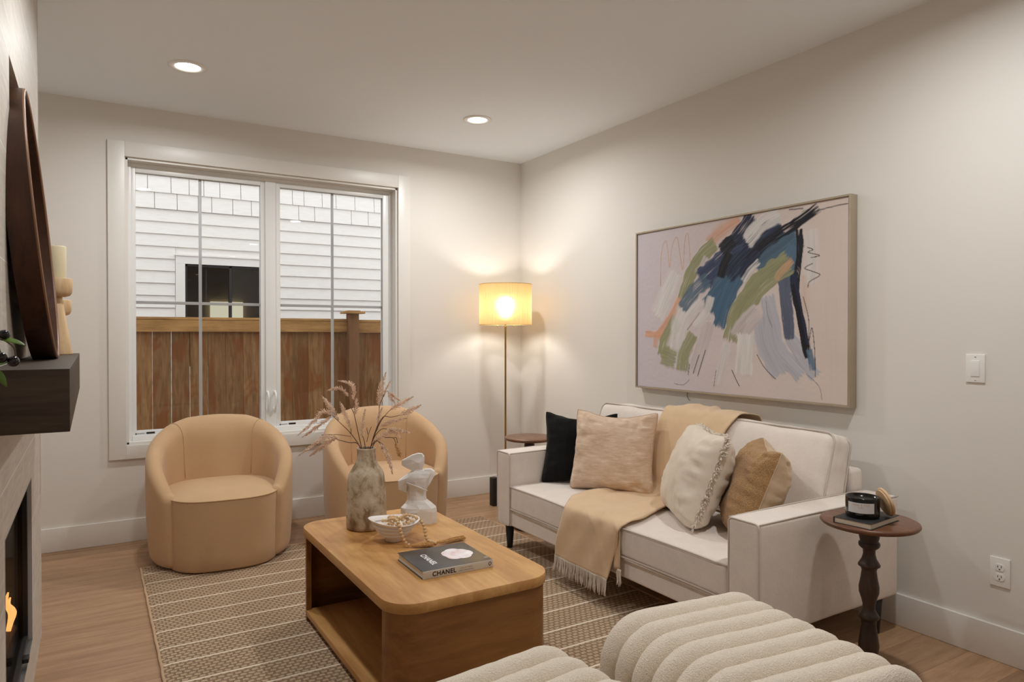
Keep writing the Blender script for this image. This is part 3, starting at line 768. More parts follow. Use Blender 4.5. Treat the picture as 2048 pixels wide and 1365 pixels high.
# folded-under corner hanging behind the right edge
V = []; F = []
for i in range(13):
    for k in range(7):
        z = .40-.19*i/12; y = -2.435-.050*k/6+.0-.012*(i/12)*(1-k/6); V.append((-1.0045-.004*math.sin(k*.9), y, z))
for i in range(12):
    for k in range(6): q = i*7+k; F.append((q, q+1, q+8, q+7))
cf = MB().add(V, F).build('under_fold', M['throw'], th); s2 = cf.modifiers.new('thick', 'SOLIDIFY'); s2.thickness = .004
b = MB()
for k in range(12):
    p = Vector((-1.006, -2.466-.028*k/11, .213)); L = .075*rnd.uniform(.85, 1.1)
    pts = spline([p, p+Vector((.0, rnd.uniform(-.004, .004), -L*.5)), p+Vector((rnd.uniform(-.006, .006), rnd.uniform(-.01, .01), -L))], 3); V2, F2 = tube(pts, .002, 5); b.add(V2, F2)
b.build('fringe', M['fringe'], th)

# ---------------------------------------------------------------- coffee table
TX0, TX1, TY0, TY1, TZ = -2.283, -1.645, -2.895, -1.715, .43
ct = empty('coffee_table', ((TX0+TX1)/2, (TY0+TY1)/2, .012), 0, 'honey oak coffee table with rounded corners and an open shelf below', 'coffee table'); CO = ct.location
def rr2(x0, x1, y0, y1, r, n=10):
    pts = []
    for (cx, cy, a0) in ((x1-r, y1-r, 0), (x0+r, y1-r, 90), (x0+r, y0+r, 180), (x1-r, y0+r, 270)):
        for k in range(n+1): a = math.radians(a0+90*k/n); pts.append((cx+r*math.cos(a), cy+r*math.sin(a)))
    return pts
def slab(mb, pts, z0, z1, bev=.0015):
    n = len(pts); cx = sum(p[0] for p in pts)/n; cy = sum(p[1] for p in pts)/n; V = []; F = []
    L = [(z0, bev), (z0+bev, 0), (z1-bev, 0), (z1, bev)]
    for z, d in L:
        for p in pts: dx, dy = p[0]-cx, p[1]-cy; q = math.hypot(dx, dy); V.append((p[0]-dx/q*d, p[1]-dy/q*d, z))
    for i in range(3):
        for k in range(n): F.append((i*n+k, i*n+(k+1) % n, (i+1)*n+(k+1) % n, (i+1)*n+k))
    o = len(mb.v); mb.add(V, F, True); mb.f += [tuple(o+k for k in range(n-1, -1, -1)), tuple(o+3*n+k for k in range(n))]; mb.sm += [False, False]; return mb
slab(MB(), rr2(TX0, TX1, TY0, TY1, .11), TZ-.036, TZ).build('top', M['oaktop'], ct, CO)
ins = .008
def end_panel(y_in, y_out, r=.102, t=.022):
    """U shaped end: wraps both corners"""
    x0, x1 = TX0+ins, TX1-ins; s = 1 if y_out > y_in else -1; yo = y_out - s*ins
    pts = [(x0, y_in)]
    for k in range(13): a = math.radians(180-90*k/12); pts.append((x0+r+r*math.cos(a), yo - s*r + s*r*math.sin(a)))
    for k in range(13): a = math.radians(90-90*k/12); pts.append((x1-r+r*math.cos(a), yo - s*r + s*r*math.sin(a)))
    pts.append((x1, y_in))
    inner = []
    for i, p in enumerate(pts):
        a = pts[max(i-1, 0)]; c = pts[min(i+1, len(pts)-1)]; d = Vector((c[0]-a[0], c[1]-a[1])).normalized(); nn = Vector((d.y, -d.x))*s
        inner.append((p[0]+nn.x*t, p[1]+nn.y*t))
    V = []; F = []; n = len(pts)
    for z in (.0135, TZ-.0365):
        V += [(p[0], p[1], z) for p in pts] + [(p[0], p[1], z) for p in inner]
    for k in range(n-1):
        F += [(k, k+1, 2*n+k+1, 2*n+k), (n+k+1, n+k, 3*n+k, 3*n+k+1), (2*n+k, 2*n+k+1, 3*n+k+1, 3*n+k), (k+1, k, n+k, n+k+1)]
    F += [(0, 2*n, 3*n, n), (n-1, 2*n-1, 4*n-1, 3*n-1)]
    o = MB().add(V, F, True).build('end_panel', M['oak_shaded'], ct, CO); fix_normals(o)
    return o
for yi, yo in ((TY0+.115, TY0), (TY1-.115, TY1)):
    o = end_panel(yi, yo); o.data.shade_smooth() if hasattr(o.data, 'shade_smooth') else None
    e = o.modifiers.new('split', 'EDGE_SPLIT'); e.split_angle = math.radians(35)
MB().box(TX0+ins, TX1-ins-.002, TY0+.10, TY1-.10, .035, .06, .001).build('shelf', M['oaktop'], ct, CO)
MB().box(TX1-.32, TX1-.30, TY0+.04, TY1-.04, .06, TZ-.037).build('back_panel', M['oak_shaded'], ct, CO)
MB().box(TX0+ins+.02, TX1-.03, TY0+.10, TY1-.10, .0135, .0349).build('plinth', M['oak_shaded'], ct, CO)

# vase
vz = TZ
vs = empty('stoneware_vase', (-2.035, -1.945, vz), 0, 'tall weathered brown and cream stoneware vase on the coffee table', 'vase')
V, F = lathe([(.080, 0), (.088, .004), (.090, .015), (.090, .06), (.0885, .12), (.086, .17), (.083, .215), (.080, .24), (.072, .258), (.060, .275), (.050, .292), (.044, .31), (.041, .33), (.0405, .348), (.0425, .356), (.0415, .361), (.037, .361), (.034, .355), (.033, .33), (.05, .28), (.07, .23), (.078, .10), (.0, .02)], 64)
MB().add(V, F[:-1]).build('body', M['vase'], vs)

# dried plumes
RV = Vector((.8556, -.5176, 0)); FV = Vector((.5176, .8556, 0)); UZ = Vector((0, 0, 1))
mouth = Vector((-2.035, -1.945, vz+.352))
def sp(px, py, dep): return mouth + RV*((px-690)/2330) + UZ*((880-py)/2330) + FV*dep
def plume(pts, wid, mat, name, parent, origin, rnd, dens=1.5):
    P = spline(pts, 6); b = MB(); L = sum((P[i+1]-P[i]).length for i in range(len(P)-1)); n = int(L/.0013*dens)
    V, F = tube(P, [.0012*(1-.7*i/len(P)) for i in range(len(P))], 4); b.add(V, F)
    for k in range(n):
        f = k/n*(len(P)-1); i = int(f); p = P[i].lerp(P[min(i+1, len(P)-1)], f-i); t = (P[min(i+1, len(P)-1)]-P[max(i-1, 0)]).normalized()
        s = k/n; w = 1.35*wid*(math.sin(PI*min(1, .12+s*.95))**.6)*(1-.45*s)
        rad = Vector((rnd.gauss(0, 1), rnd.gauss(0, 1), rnd.gauss(0, 1))); rad = (rad-t*rad.dot(t)).normalized()
        ln = w*rnd.uniform(.45, 1.05); d = (rad*.62+t*.8).normalized(); q0 = p + rad*.0006; q1 = q0+d*ln
        # two or three grains on each spikelet
        for g in range(2):
            c = q0.lerp(q1, .45+.5*g); a = d.orthogonal().normalized()*.0017; bb = d.cross(a).normalized()*.0017; e = d*.0046
            b.add([c-e, c+a, c+bb, c-a, c-bb, c+e], [(0, 2, 1), (0, 3, 2), (0, 4, 3), (0, 1, 4), (5, 1, 2), (5, 2, 3), (5, 3, 4), (5, 4, 1)], False)
        a = d.orthogonal().normalized()*.0004; b.add([q0-a, q0+a, q1], [(0, 1, 2)], False)
    return b.build(name, mat, parent, origin)
rnd = random.Random(21)
STEMS = [
 ('dried plume stem rising to two curled heads at upper left of the vase', [(640, 1040, 0), (640, 865, 0), (590, 660, .01), (550, 510, .02), (505, 400, .02), (490, 310, .02)],
  [([(548, 360, .02), (548, 240, .02), (490, 180, .03), (375, 155, .03)], .017, 0), ([(492, 320, .02), (430, 245, .01), (360, 235, .0), (285, 255, -.01)], .014, 0), ([(555, 520, .02), (575, 430, .02), (578, 335, .02)], .016, 0)], [[(548, 510, .02), (556, 430, .02), (548, 360, .02)]]),
 ('dried plume stem arching far left with a double drooping tip', [(660, 1040, 0), (635, 860, -.01), (540, 705, -.02), (440, 595, -.03), (350, 500, -.04)],
  [([(350, 500, -.04), (270, 470, -.05), (170, 570, -.06), (15, 705, -.07)], .020, 0), ([(345, 520, -.04), (240, 590, -.04), (150, 660, -.05), (48, 732, -.05)], .016, 0), ([(420, 560, -.03), (330, 430, -.03), (238, 300, -.03)], .019, 0), ([(540, 650, -.02), (480, 500, -.02), (425, 370, -.02)], .017, 0)], [[(540, 705, -.02), (540, 650, -.02)]]),
 ('dried plume stem spreading low to the left of the vase', [(650, 1040, 0), (620, 820, -.02), (530, 790, -.04), (430, 760, -.05), (380, 740, -.05)],
  [([(420, 745, -.05), (320, 720, -.07), (200, 790, -.08), (35, 910, -.09)], .020, 0), ([(390, 750, -.05), (290, 800, -.06), (200, 870, -.06), (130, 925, -.06)], .016, 0)], [[(545, 730, -.03), (430, 705, -.05), (330, 700, -.06), (255, 705, -.06)]]),
 ('short upright dried plume standing in the middle of the vase', [(690, 1040, 0), (685, 820, -.02), (660, 720, -.02)],
  [([(660, 740, -.02), (660, 600, -.02), (690, 445, -.02)], .015, 0)], [[(690, 800, .01), (715, 700, .01), (740, 640, .01)], [(700, 720, .01), (690, 650, .01)]]),
 ('tallest dried plume stem, upright at the right of the vase', [(700, 1040, 0), (750, 790, .01), (800, 640, .02), (815, 500, .02), (825, 380, .02)],
  [([(815, 440, .02), (830, 250, .03), (885, 65, .03)], .022, 0), ([(850, 330, .03), (890, 240, .03), (932, 160, .03)], .008, 0), ([(905, 275, .04), (960, 320, .05), (1025, 370, .05)], .014, 0), ([(905, 280, .04), (930, 330, .04), (975, 400, .05)], .012, 0)], [[(830, 390, .02), (880, 280, .03), (905, 270, .04)]]),
 ('dried plume stem leaning up to the right behind the tallest one', [(705, 1040, 0), (755, 790, .0), (830, 600, .01), (900, 500, .02), (950, 450, .03)],
  [([(930, 465, .03), (1040, 400, .03), (1175, 325, .03)], .021, 0), ([(790, 690, .02), (805, 560, .02), (850, 440, .02)], .015, 0)], []),
 ('dried plume stem reaching farthest right over the armchair', [(710, 1040, 0), (770, 740, -.01), (870, 535, -.02), (960, 530, -.02), (1050, 510, -.02)],
  [([(1040, 512, -.02), (1150, 465, -.02), (1278, 400, -.02)], .021, 0), ([(845, 630, -.01), (960, 580, -.02), (1125, 540, -.02)], .018, 0)], []),
 ('dried plume stem pointing level to the right of the vase', [(715, 1040, 0), (765, 780, -.02), (860, 655, -.04), (940, 645, -.05)],
  [([(930, 645, -.05), (1050, 660, -.05), (1190, 690, -.06)], .017, 0), ([(770, 800, -.03), (860, 730, -.04), (985, 675, -.05), (1090, 750, -.05)], .020, 0)], []),
 ('dried plume stem drooping toward the white bust', [(700, 1040, 0), (745, 850, -.03), (830, 770, -.05), (890, 850, -.06)],
  [([(850, 790, -.05), (930, 900, -.06), (965, 1000, -.06), (990, 1110, -.06)], .019, 0)], [[(830, 770, -.05), (880, 800, -.05), (940, 890, -.05)]]),
 ('dried stem with one amber drooping head above the bust', [(712, 1040, 0), (770, 830, -.02), (850, 740, -.03), (905, 740, -.03), (985, 745, -.03), (1015, 800, -.03)],
  [([(1010, 800, -.03), (1040, 870, -.03), (1062, 945, -.03)], .020, 1)], [[(990, 742, -.03), (1020, 745, -.03), (1030, 800, -.03)]]),
]
for lab, pts, pls, tw in STEMS:
    def clampd(q): return sp(690+(q[0]-690)*(.35 if q[1] > 1000 else 1), min(q[1], 1040), q[2])
    P = spline([clampd(q) for q in pts], 6); b = MB(); V, F = tube(P, [.0024*(1-.55*i/len(P)) for i in range(len(P))], 6); b.add(V, F)
    for q in tw:
        T2 = spline([sp(*k) for k in q], 5); V, F = tube(T2, .0013, 5); b.add(V, F)
    o = b.build('dried_plume_stem', M['stem'], None, P[0], loc=P[0]); tag(o, lab, 'dried plant', 'dried plume stems in the vase')
    for (pp, wd, mi) in pls:
        plume([sp(*k) for k in pp], wd, M['plume2'] if mi else M['plume'], 'plume', o, P[0], rnd)

# bowl
bw = empty('ceramic_bowl', (-2.003, -2.200, vz), 0, 'white tiered ceramic bowl with a wavy oval rim on the coffee table', 'bowl')
prof = [(r_*.95, z_) for r_, z_ in [(.034, 0), (.040, .002), (.041, .018), (.043, .022), (.058, .024), (.062, .028), (.060, .033), (.056, .037), (.072, .042), (.077, .046), (.074, .052), (.068, .056), (.084, .060), (.089, .064), (.087, .069), (.078, .073), (.093, .079), (.103, .087), (.1045, .0895), (.102, .0905), (.092, .083), (.070, .062), (.045, .038), (.0, .030)]]
V, F = lathe(prof, 72)
V = [(v[0]*(1+.10*(v[2]/.09)), v[1]*(1-.06*(v[2]/.09)), v[2] + (.006*(v[2]/.09)**2)*math.sin(math.atan2(v[1], v[0])*2+.6) - .05*v[0]*(v[2]/.09)**2) for v in V]
o = MB().add(V, F[:-1]).build('body', M['bowlw'], bw); o.rotation_euler = (0, 0, math.radians(-31))

# bead garland
gl = empty('wooden_bead_garland', (-1.995, -2.22, vz+.04), 0, 'string of raw wooden beads with jute tassels spilling out of the bowl', 'bead garland')
GO = gl.location; BRd = .0074
chainA = [(-2.046, -2.232, .528), (-2.033, -2.250, .537), (-2.024, -2.275, .538), (-2.024, -2.296, .530), (-2.022, -2.308, .515), (-2.019, -2.313, .498), (-2.015, -2.316, .480), (-2.008, -2.320, .463), (-2.000, -2.325, .449), (-1.985, -2.332, .4385)]
chainB = [(-1.995, -2.245, .533), (-1.965, -2.225, .537), (-1.940, -2.225, .533), (-1.915, -2.235, .521), (-1.898, -2.250, .505), (-1.893, -2.265, .488), (-1.894, -2.278, .470), (-1.896, -2.290, .452), (-1.893, -2.305, .4385), (-1.886, -2.330, .438), (-1.880, -2.352, .438)]
beadm = MB(); V, F = lathe([(BRd*math.sin(PI*k/10), -BRd*math.cos(PI*k/10)) for k in range(11)], 14); proto = MB().add(V, F).build('bead', M['bead'], gl)
firstb = [proto]; nb = 0
def place_bead(p):
    global nb
    if firstb: o = firstb.pop()
    else: o = proto.copy(); COL.objects.link(o); o.parent = gl
    o.location = Vector(p)-GO; o.rotation_euler = (random.random()*3, random.random()*3, 0); nb += 1
for chn in (chainA, chainB):
    P = spline(chn, 30); acc = 0; place_bead(P[0])
    for i in range(1, len(P)):
        acc += (P[i]-P[i-1]).length
        if acc >= BRd*1.96: place_bead(P[i]); acc = 0
    V, F = tube(P[::6], .0015, 5); MB().add(V, F).build('cord', M['jute'], gl, GO)
rnd = random.Random(4); pile = []
tries = 0
while len(pile) < 34 and tries < 4000:
    tries += 1
    a = rnd.random()*6.28; r = rnd.random()**.5*.066; p = Vector((-1.99+r*math.cos(a), -2.212+r*math.sin(a), 0)); p.z = .505+.014*rnd.random()+(.014 if r < .035 else 0)
    if all((p-q).length > BRd*1.75 for q in pile): pile.append(p); place_bead(p)
def tassel(pts, w):
    P = spline(pts, 5); b = MB(); rnd_ = random.Random(int(w*10000))
    for k in range(44):
        a = rnd_.random()*6.28; rr = rnd_.random()**.5; L = []
        for i, p in enumerate(P):
            s = i/(len(P)-1); rad = w*(.35+.65*math.sin(min(1, s*1.5)*PI/2))*rr*(1+.25*s)
            t = (P[-1]-P[0]).normalized(); e1 = Vector((0, 0, 1)); e2 = t.cross(e1).normalized()
            L.append(p+e2*math.cos(a)*rad+e1*abs(math.sin(a))*rad*.8)
        L = [q+Vector((0, 0, 1))*.002*math.sin(i*2+k) for i, q in enumerate(L)]; V, F = tube(L, .00125, 4); b.add(V, F)
    V, F = tube([P[2]+Vector((0, 0, .003)), P[3]+Vector((0, 0, .003))], w*.55, 10); b.add(V, F)
    b.build('tassel', M['jute'], gl, GO)
tassel([(-1.982, -2.336, .437), (-1.955, -2.348, .436), (-1.925, -2.356, .435), (-1.895, -2.362, .434)], .013)
tassel([(-1.880, -2.352, .438), (-1.84, -2.358, .437), (-1.79, -2.350, .436), (-1.745, -2.350, .435)], .013)

# big book
def book(name, c, rz, w, d, h, z, label, cover, spine_mat, pages, cat='book', hard=.0022):
    t = empty(name, (c[0], c[1], z), rz, label, cat)
    MB().box(-w/2, w/2, -d/2, d/2, h-hard, h, .0008).box(-w/2, w/2, -d/2, d/2, 0, hard, .0008).build('cover', cover, t)
    MB().box(-w/2, w/2, -d/2-.0012, -d/2+.002, 0.0002, h-.0002, .0008).build('spine', spine_mat, t)
    MB().box(-w/2+.004, w/2-.004, -d/2+.002, d/2-.005, hard, h-hard).build('page_block', pages, t)
    return t
bk = book('coffee_table_book', (-1.950, -2.582), math.radians(-1.2), .283, .252, .029, TZ, 'large black hardback book with a white flower on its cover and pale spine', plain('black_cover', srgb(46, 44, 43), .28), plain('pale_spine', srgb(206, 200, 192), .45), plain('white_pages', srgb(226, 222, 214), .8))
zt = .0292
X = Matrix.Translation((-.062, .0, zt)) @ Matrix.Rotation(math.radians(-90), 4, 'Z')
text_mesh('title_lettering', 'CHANEL', .032, M['lettering_white'], Matrix.Translation((-.070, -.01, zt+.0004)) @ Matrix.Rotation(math.radians(-90-0), 4, 'Z'), bk, .0002, .0008, 1.05)
text_mesh('title_lettering', 'CHANEL', .0225, M['lettering_dark'], Matrix.Translation((-.058, -.1275, .0145)) @ Matrix.Rotation(PI/2, 4, 'X'), bk, .0002, .0006, 1.12)
text_mesh('small_lettering', 'COLLECTIONS', .0062, plain('grey_lettering', srgb(120, 112, 104), .6), Matrix.Translation((.030, -.1275, .0185)) @ Matrix.Rotation(PI/2, 4, 'X'), bk, .0001, 0, 1.3)
text_mesh('small_lettering', 'AND CREATIONS', .0062, bpy.data.materials['grey_lettering'], Matrix.Translation((.030, -.1275, .0095)) @ Matrix.Rotation(PI/2, 4, 'X'), bk, .0001, 0, 1.3)
V, F = tube([(.129+.0055*math.cos(2*PI*k/16), -.1277, .016+.0055*math.sin(2*PI*k/16)) for k in range(16)], .0009, 5, True); e = MB().add(V, F); e.box(.1285, .1297, -.1281, -.1272, .0065, .0115); e.build('spine_emblem', M['lettering_dark'], bk)
b = MB()
for (cx, cy, rx, ry, rot) in ((.035, .005, .038, .05, .2), (.062, -.028, .036, .034, -.3), (.070, .015, .036, .036, .5), (.048, .036, .034, .03, .9), (.085, -.005, .03, .036, 0), (.03, -.025, .03, .034, 0)):
    n = 28; V = [(cx+math.cos(rot)*rx*math.cos(2*PI*k/n)-math.sin(rot)*ry*math.sin(2*PI*k/n), cy+math.sin(rot)*rx*math.cos(2*PI*k/n)+math.cos(rot)*ry*math.sin(2*PI*k/n), zt+.0003+.0001*len(b.f)) for k in range(n)]
    b.add(V, [tuple(range(n))], False)
fm = NT('flower_print'); co_ = fm.coord(); fm.set(color=fm.ramp(fm.noise(co_, 16, 3, .5, 1), [(.35, srgb(228, 196, 190)), (.5, srgb(238, 226, 232)), (.7, srgb(250, 248, 250))]), rough=.35)
b.build('flower_print', fm.m, bk)
b = MB().box(.122, .1385, -.098, -.086, zt, zt+.0003).box(-.05, -.0495, -.05, .05, zt, zt+.0003).box(.128, .1285, .04, .09, zt, zt+.0003); b.build('cover_marks', plain('grey_marks', srgb(150, 150, 148), .5), bk)

# faceted bust
bs = empty('faceted_bust', (-1.803, -1.985, vz), math.radians(-31.17), 'white faceted female torso sculpture beside the vase', 'sculpture')
K = 1/2668; KZ = 1/2780
secs = [  # z(px up from base), left, right (px from axis 1170), front depth, back depth
 (0, -190, 255, 120, 110), (60, -200, 256, 128, 116), (150, -205, 250, 135, 120), (195, -205, 240, 128, 118), (245, -155, 190, 100, 95), (295, -128, 122, 80, 78), (350, -124, 110, 74, 72), (405, -124, 112, 78, 72), (470, -130, 135, 92, 76), (540, -175, 155, 100, 74), (590, -160, 185, 92, 72), (640, -110, 205, 72, 66), (672, -62, 160, 52, 52), (690, -60, 58, 44, 44), (720, -64, 54, 42, 42)]
V = []; F = []; ns = 9
angs = [10, 48, 88, 128, 170, 205, 250, 290, 335]
rnd = random.Random(6)
for z, l, r, fd, bd_ in secs:
    cx = (l+r)/2; hw = (r-l)/2
    for a in angs:
        a_ = math.radians(a+rnd.uniform(-5, 5)); c, s = math.cos(a_), math.sin(a_)
        c = math.copysign(abs(c)**.8, c)
        V.append(((cx+hw*c)*K, -(fd if s > 0 else bd_)*s*K*1.0, z*KZ))
m = len(secs)
for i in range(m-1):
    for k in range(ns):
        a, b_, c_, d_ = i*ns+k, i*ns+(k+1) % ns, (i+1)*ns+(k+1) % ns, (i+1)*ns+k
        F += [(a, b_, c_), (a, c_, d_)] if (i+k) % 2 else [(a, b_, d_), (b_, c_, d_)]
F.append(tuple(range(ns-1, -1, -1))); F.append(tuple((m-1)*ns+k for k in range(ns)))
o = fix_normals(MB().add(V, F, False).build('torso', M['plaster'], bs))
# head: faceted wedge, face toward the left
hv = [(-190, 800, 38), (-186, 745, 46), (-150, 722, 46), (-60, 700, 44), (-66, 870, 40), (10, 893, 30), (60, 888, 28), (85, 850, 40), (86, 800, 48), (78, 730, 44), (50, 668, 38), (-50, 668, 38), (-62, 820, 62), (20, 780, 64), (-70, 760, 60)]
bm = bmesh.new()
for x, z, d in hv:
    for s in (-1, 1): bm.verts.new((x*K, s*d*K, z*KZ))
bmesh.ops.convex_hull(bm, input=bm.verts[:])
for v in [v for v in bm.verts if not v.link_faces]: bm.verts.remove(v)
me = bpy.data.meshes.new('head'); bm.to_mesh(me); bm.free(); me.materials.append(M['plaster']); o = bpy.data.objects.new('head', me); COL.objects.link(o); o.parent = bs
# cut-off upper arms
for nm_, vs_ in (('arm_stump', [(-235, 535, 40), (-225, 430, 46), (-130, 395, 50), (-100, 640, 40), (-110, 585, 70), (-215, 560, 10)]), ('arm_stump', [(215, 660, 30), (222, 620, 44), (160, 500, 50), (105, 430, 40), (90, 690, 40), (170, 690, 30)])):
    bm = bmesh.new()
    for x, z, d in vs_:
        for s in (-1, 1): bm.verts.new((x*K, s*d*K, z*KZ))
    bmesh.ops.convex_hull(bm, input=bm.verts[:])
    for v in [v for v in bm.verts if not v.link_faces]: bm.verts.remove(v)
    me = bpy.data.meshes.new(nm_); bm.to_mesh(me); bm.free(); me.materials.append(M['plaster']); o = bpy.data.objects.new(nm_, me); COL.objects.link(o); o.parent = bs
dr = [(-120, 530, -88), (-40, 500, -96), (60, 460, -92), (130, 420, -60)]
V, F = tube([(x*K, y*K, z*KZ) for x, z, y in dr], .0028, 4); MB().add(V, F, False).build('drape_fold', M['plaster'], bs)

# ---------------------------------------------------------------- ottomans
def make_ottoman():
    t = empty('channel_tufted_ottoman'); NCH = 8; hx, hy, H = .325, .325, .435; z0 = .045; r = .115
    inx, inz = hx-.03, H-.03
    path = []                                # arch in local xz: left side up, over, right side down
    for k in range(8): path.append((-inx, z0+(inz-r-z0)*k/8, -1, 0))
    for k in range(13): a = math.radians(180-90*k/12); path.append((-inx+r+r*math.cos(a), inz-r+r*math.sin(a), math.cos(a), math.sin(a)))
    for k in range(1, 14): path.append((-inx+r+(2*inx-2*r)*k/14, inz, 0, 1))
    for k in range(13): a = math.radians(90-90*k/12); path.append((inx-r+r*math.cos(a), inz-r+r*math.sin(a), math.cos(a), math.sin(a)))
    for k in range(1, 9): path.append((inx, inz-r-(inz-r-z0)*k/8, 1, 0))
    rows = []; per = 12; cw = 2*hy/NCH
    for c in range(NCH):
        for k in range(per):
            f = (k+.0)/per; u = 2*f-1; rows.append((-hy+cw*(c+f), .056*math.sqrt(max(0, 1-abs(u)**2.2)) - .024))
    rows.append((hy, -.024)); V = []; F = []
    rows = [(-hy+.014, -.13), (-hy+.002, -.06)] + rows + [(hy-.002, -.06), (hy-.014, -.13)]
    for y, off in rows:
        for (x, z, nx, nz) in path:
            w = .0022*noise.noise(Vector((x*28, y*28, z*28))) + .0016*noise.noise(Vector((x*70, y*70, z*70)))
            sag = .010*noise.noise(Vector((x*4, y*3, 1)))
            V.append((x+nx*(off+w), y, max(z0, z+nz*(off+w+sag*.6)) if nz > 0 else z))
    m = len(path)
    for i in range(len(rows)-1):
        for k in range(m-1): a = i*m+k; F.append((a, a+m, a+m+1, a+1))
    F.append(tuple(range(m))); F.append(tuple((len(rows)-1)*m+k for k in range(m-1, -1, -1)))
    o = MB().add(V, F).build('channelled_cushion', M['boucle_cream'], t); fix_normals(o)
    MB().box(-hx+.05, hx-.05, -hy+.05, hy-.05, .022, .06, .004).build('plinth', M['black'], t)
    for sx in (-1, 1):
        for sy in (-1, 1):
            V, F = lathe([(.018, 0), (.022, .022)], 16); MB().add([(v[0]+sx*.24, v[1]+sy*.24, v[2]) for v in V], F).build('foot', M['black'], t)
    return t
ot = make_ottoman(); ot.location = (-1.495, -3.655, .012); ot.rotation_euler = (0, 0, math.radians(-6)); tag(ot, 'cream boucle channel-tufted ottoman nearest the sofa, right of the two', 'ottoman', 'cream channel-tufted ottomans')
ot2 = copy_tree(ot); ot2.location = (-2.205, -3.70, .012); ot2.rotation_euler = (0, 0, math.radians(7)); tag(ot2, 'cream boucle channel-tufted ottoman at the end of the coffee table, left of the two', 'ottoman', 'cream channel-tufted ottomans')

# ---------------------------------------------------------------- side tables
def make_side_table():
    t = empty('round_side_table'); k = 7.08e-4; H = .614; zt_ = H-.022
    V, F = lathe([(.150, H-.022), (.163, H-.018), (.170, H-.010), (.168, H-.003), (.162, H), (.0001, H)], 64); MB().add(V, F).build('tabletop', M['walnut'], t)
    pr = [(515, 40), (530, 42), (545, 44), (556, 49), (575, 50), (592, 46), (600, 43), (606, 50), (616, 53), (628, 50), (637, 42), (645, 31), (670, 30), (695, 36), (715, 47), (728, 54), (736, 53), (742, 42), (760, 36), (800, 41), (850, 50), (880, 49), (915, 38), (945, 31), (975, 31), (995, 42), (1010, 51), (1020, 50), (1028, 38), (1060, 36), (1120, 44), (1170, 51), (1205, 46), (1235, 36), (1250, 34), (1262, 48), (1275, 52), (1288, 46), (1300, 60), (1330, 110), (1352, 150), (1362, 156), (1381, 158)]
    P = [(r*k, zt_-(y-515)*(zt_/(1381-515))) for y, r in pr]; P.reverse(); V, F = lathe(P, 40); MB().add(V, F).build('turned_pedestal', M['turned'], t)
    return t
st = make_side_table(); st.location = (-.617, -3.455, 0); tag(st, 'small round side table on a dark turned pedestal beside the near sofa arm', 'side table', 'round pedestal side tables')
st2 = copy_tree(st); st2.location = (-.575, -1.035, 0); tag(st2, 'small round wooden side table behind the far sofa arm near the floor lamp', 'side table', 'round pedestal side tables')

bb = book('hardback_book', (-.655, -3.467), math.radians(6), .212, .138, .022, .614, 'thin black hardback book with cream page edges on the near side table', plain('black_cloth_cover', srgb(34, 34, 36), .5), plain('black_cloth_spine', srgb(34, 34, 36), .5), M['pages'])
bb.rotation_euler = (0, 0, math.radians(6+180))
# candle jar
cj = empty('candle_jar', (-.672, -3.462, .636), 0, 'wide black glass candle jar with a white paper label on the black book', 'candle')
V, F = lathe([(.052, 0), (.056, .003), (.0575, .010), (.0575, .072), (.0565, .0745), (.0545, .0735), (.054, .062), (.0, .0615)], 56); MB().add(V, F[:-1]).build('jar', M['blackgloss'], cj)
V, F = lathe([(.0535, .060), (.053, .0625), (.0, .0622)], 40); MB().add(V, F).build('wax', plain('dark_wax_shade', srgb(60, 56, 52), .35), cj)
b = MB(); V = []; F = []
a0 = math.radians(-154-47); a1 = math.radians(-154+47); n = 24
for i in range(n+1):
    a = a0+(a1-a0)*i/n
    for z in (.022, .059): V.append((.0581*math.cos(a), .0581*math.sin(a), z))
for i in range(n): F.append((2*i, 2*i+2, 2*i+3, 2*i+1))
b.add(V, F).build('paper_label', M['paperlabel'], cj)
def curved_text(s, size, z, mat, name, sp_=1.0):
    o = text_mesh(name, s, size, mat, Matrix.Identity(4), cj, .0002, 0, sp_); ac = (a0+a1)/2
    for v in o.data.vertices:
        a = ac+v.co.x/.0583; rr_ = .0583+v.co.z; v.co = Vector((rr_*math.cos(a), rr_*math.sin(a), z+v.co.y))
    return o
curved_text('LEND & FOG', .0075, .0515, M['gold'], 'label_lettering', 1.5)
curved_text('CANDLE', .0035, .043, M['gold'], 'label_lettering', 1.3)
# lid
ld_ = empty('wooden_jar_lid', (-.5985, -3.520, .637), 0, 'round pale wooden lid leaning against the black candle jar', 'lid')
V, F = lathe([(.050, 0), (.053, .002), (.053, .008), (.050, .010)], 48); b = MB(); b.add(V, F[:-2]); o_ = len(b.v)
b.f += [tuple(range(47, -1, -1)), tuple(3*48+k for k in range(48))]; b.sm += [False, False]
lid = b.build('lid_disc', M['palewood'], ld_)
V, F = lathe([(.046, -.006), (.048, -.005), (.048, 0)], 48); rim = MB().add(V, F).build('inner_ring', M['palewood'], lid)
# disc normal points away from the jar and slightly up
nrm_ = Vector((.80, -.52, .33)).normalized(); q = nrm_.to_track_quat('Z', 'Y'); lid.rotation_mode = 'QUATERNION'; lid.rotation_quaternion = q
upv = (Vector((0, 0, 1)) - nrm_*nrm_.z).normalized(); lid.location = upv*.0545 + Vector((0, 0, .001))

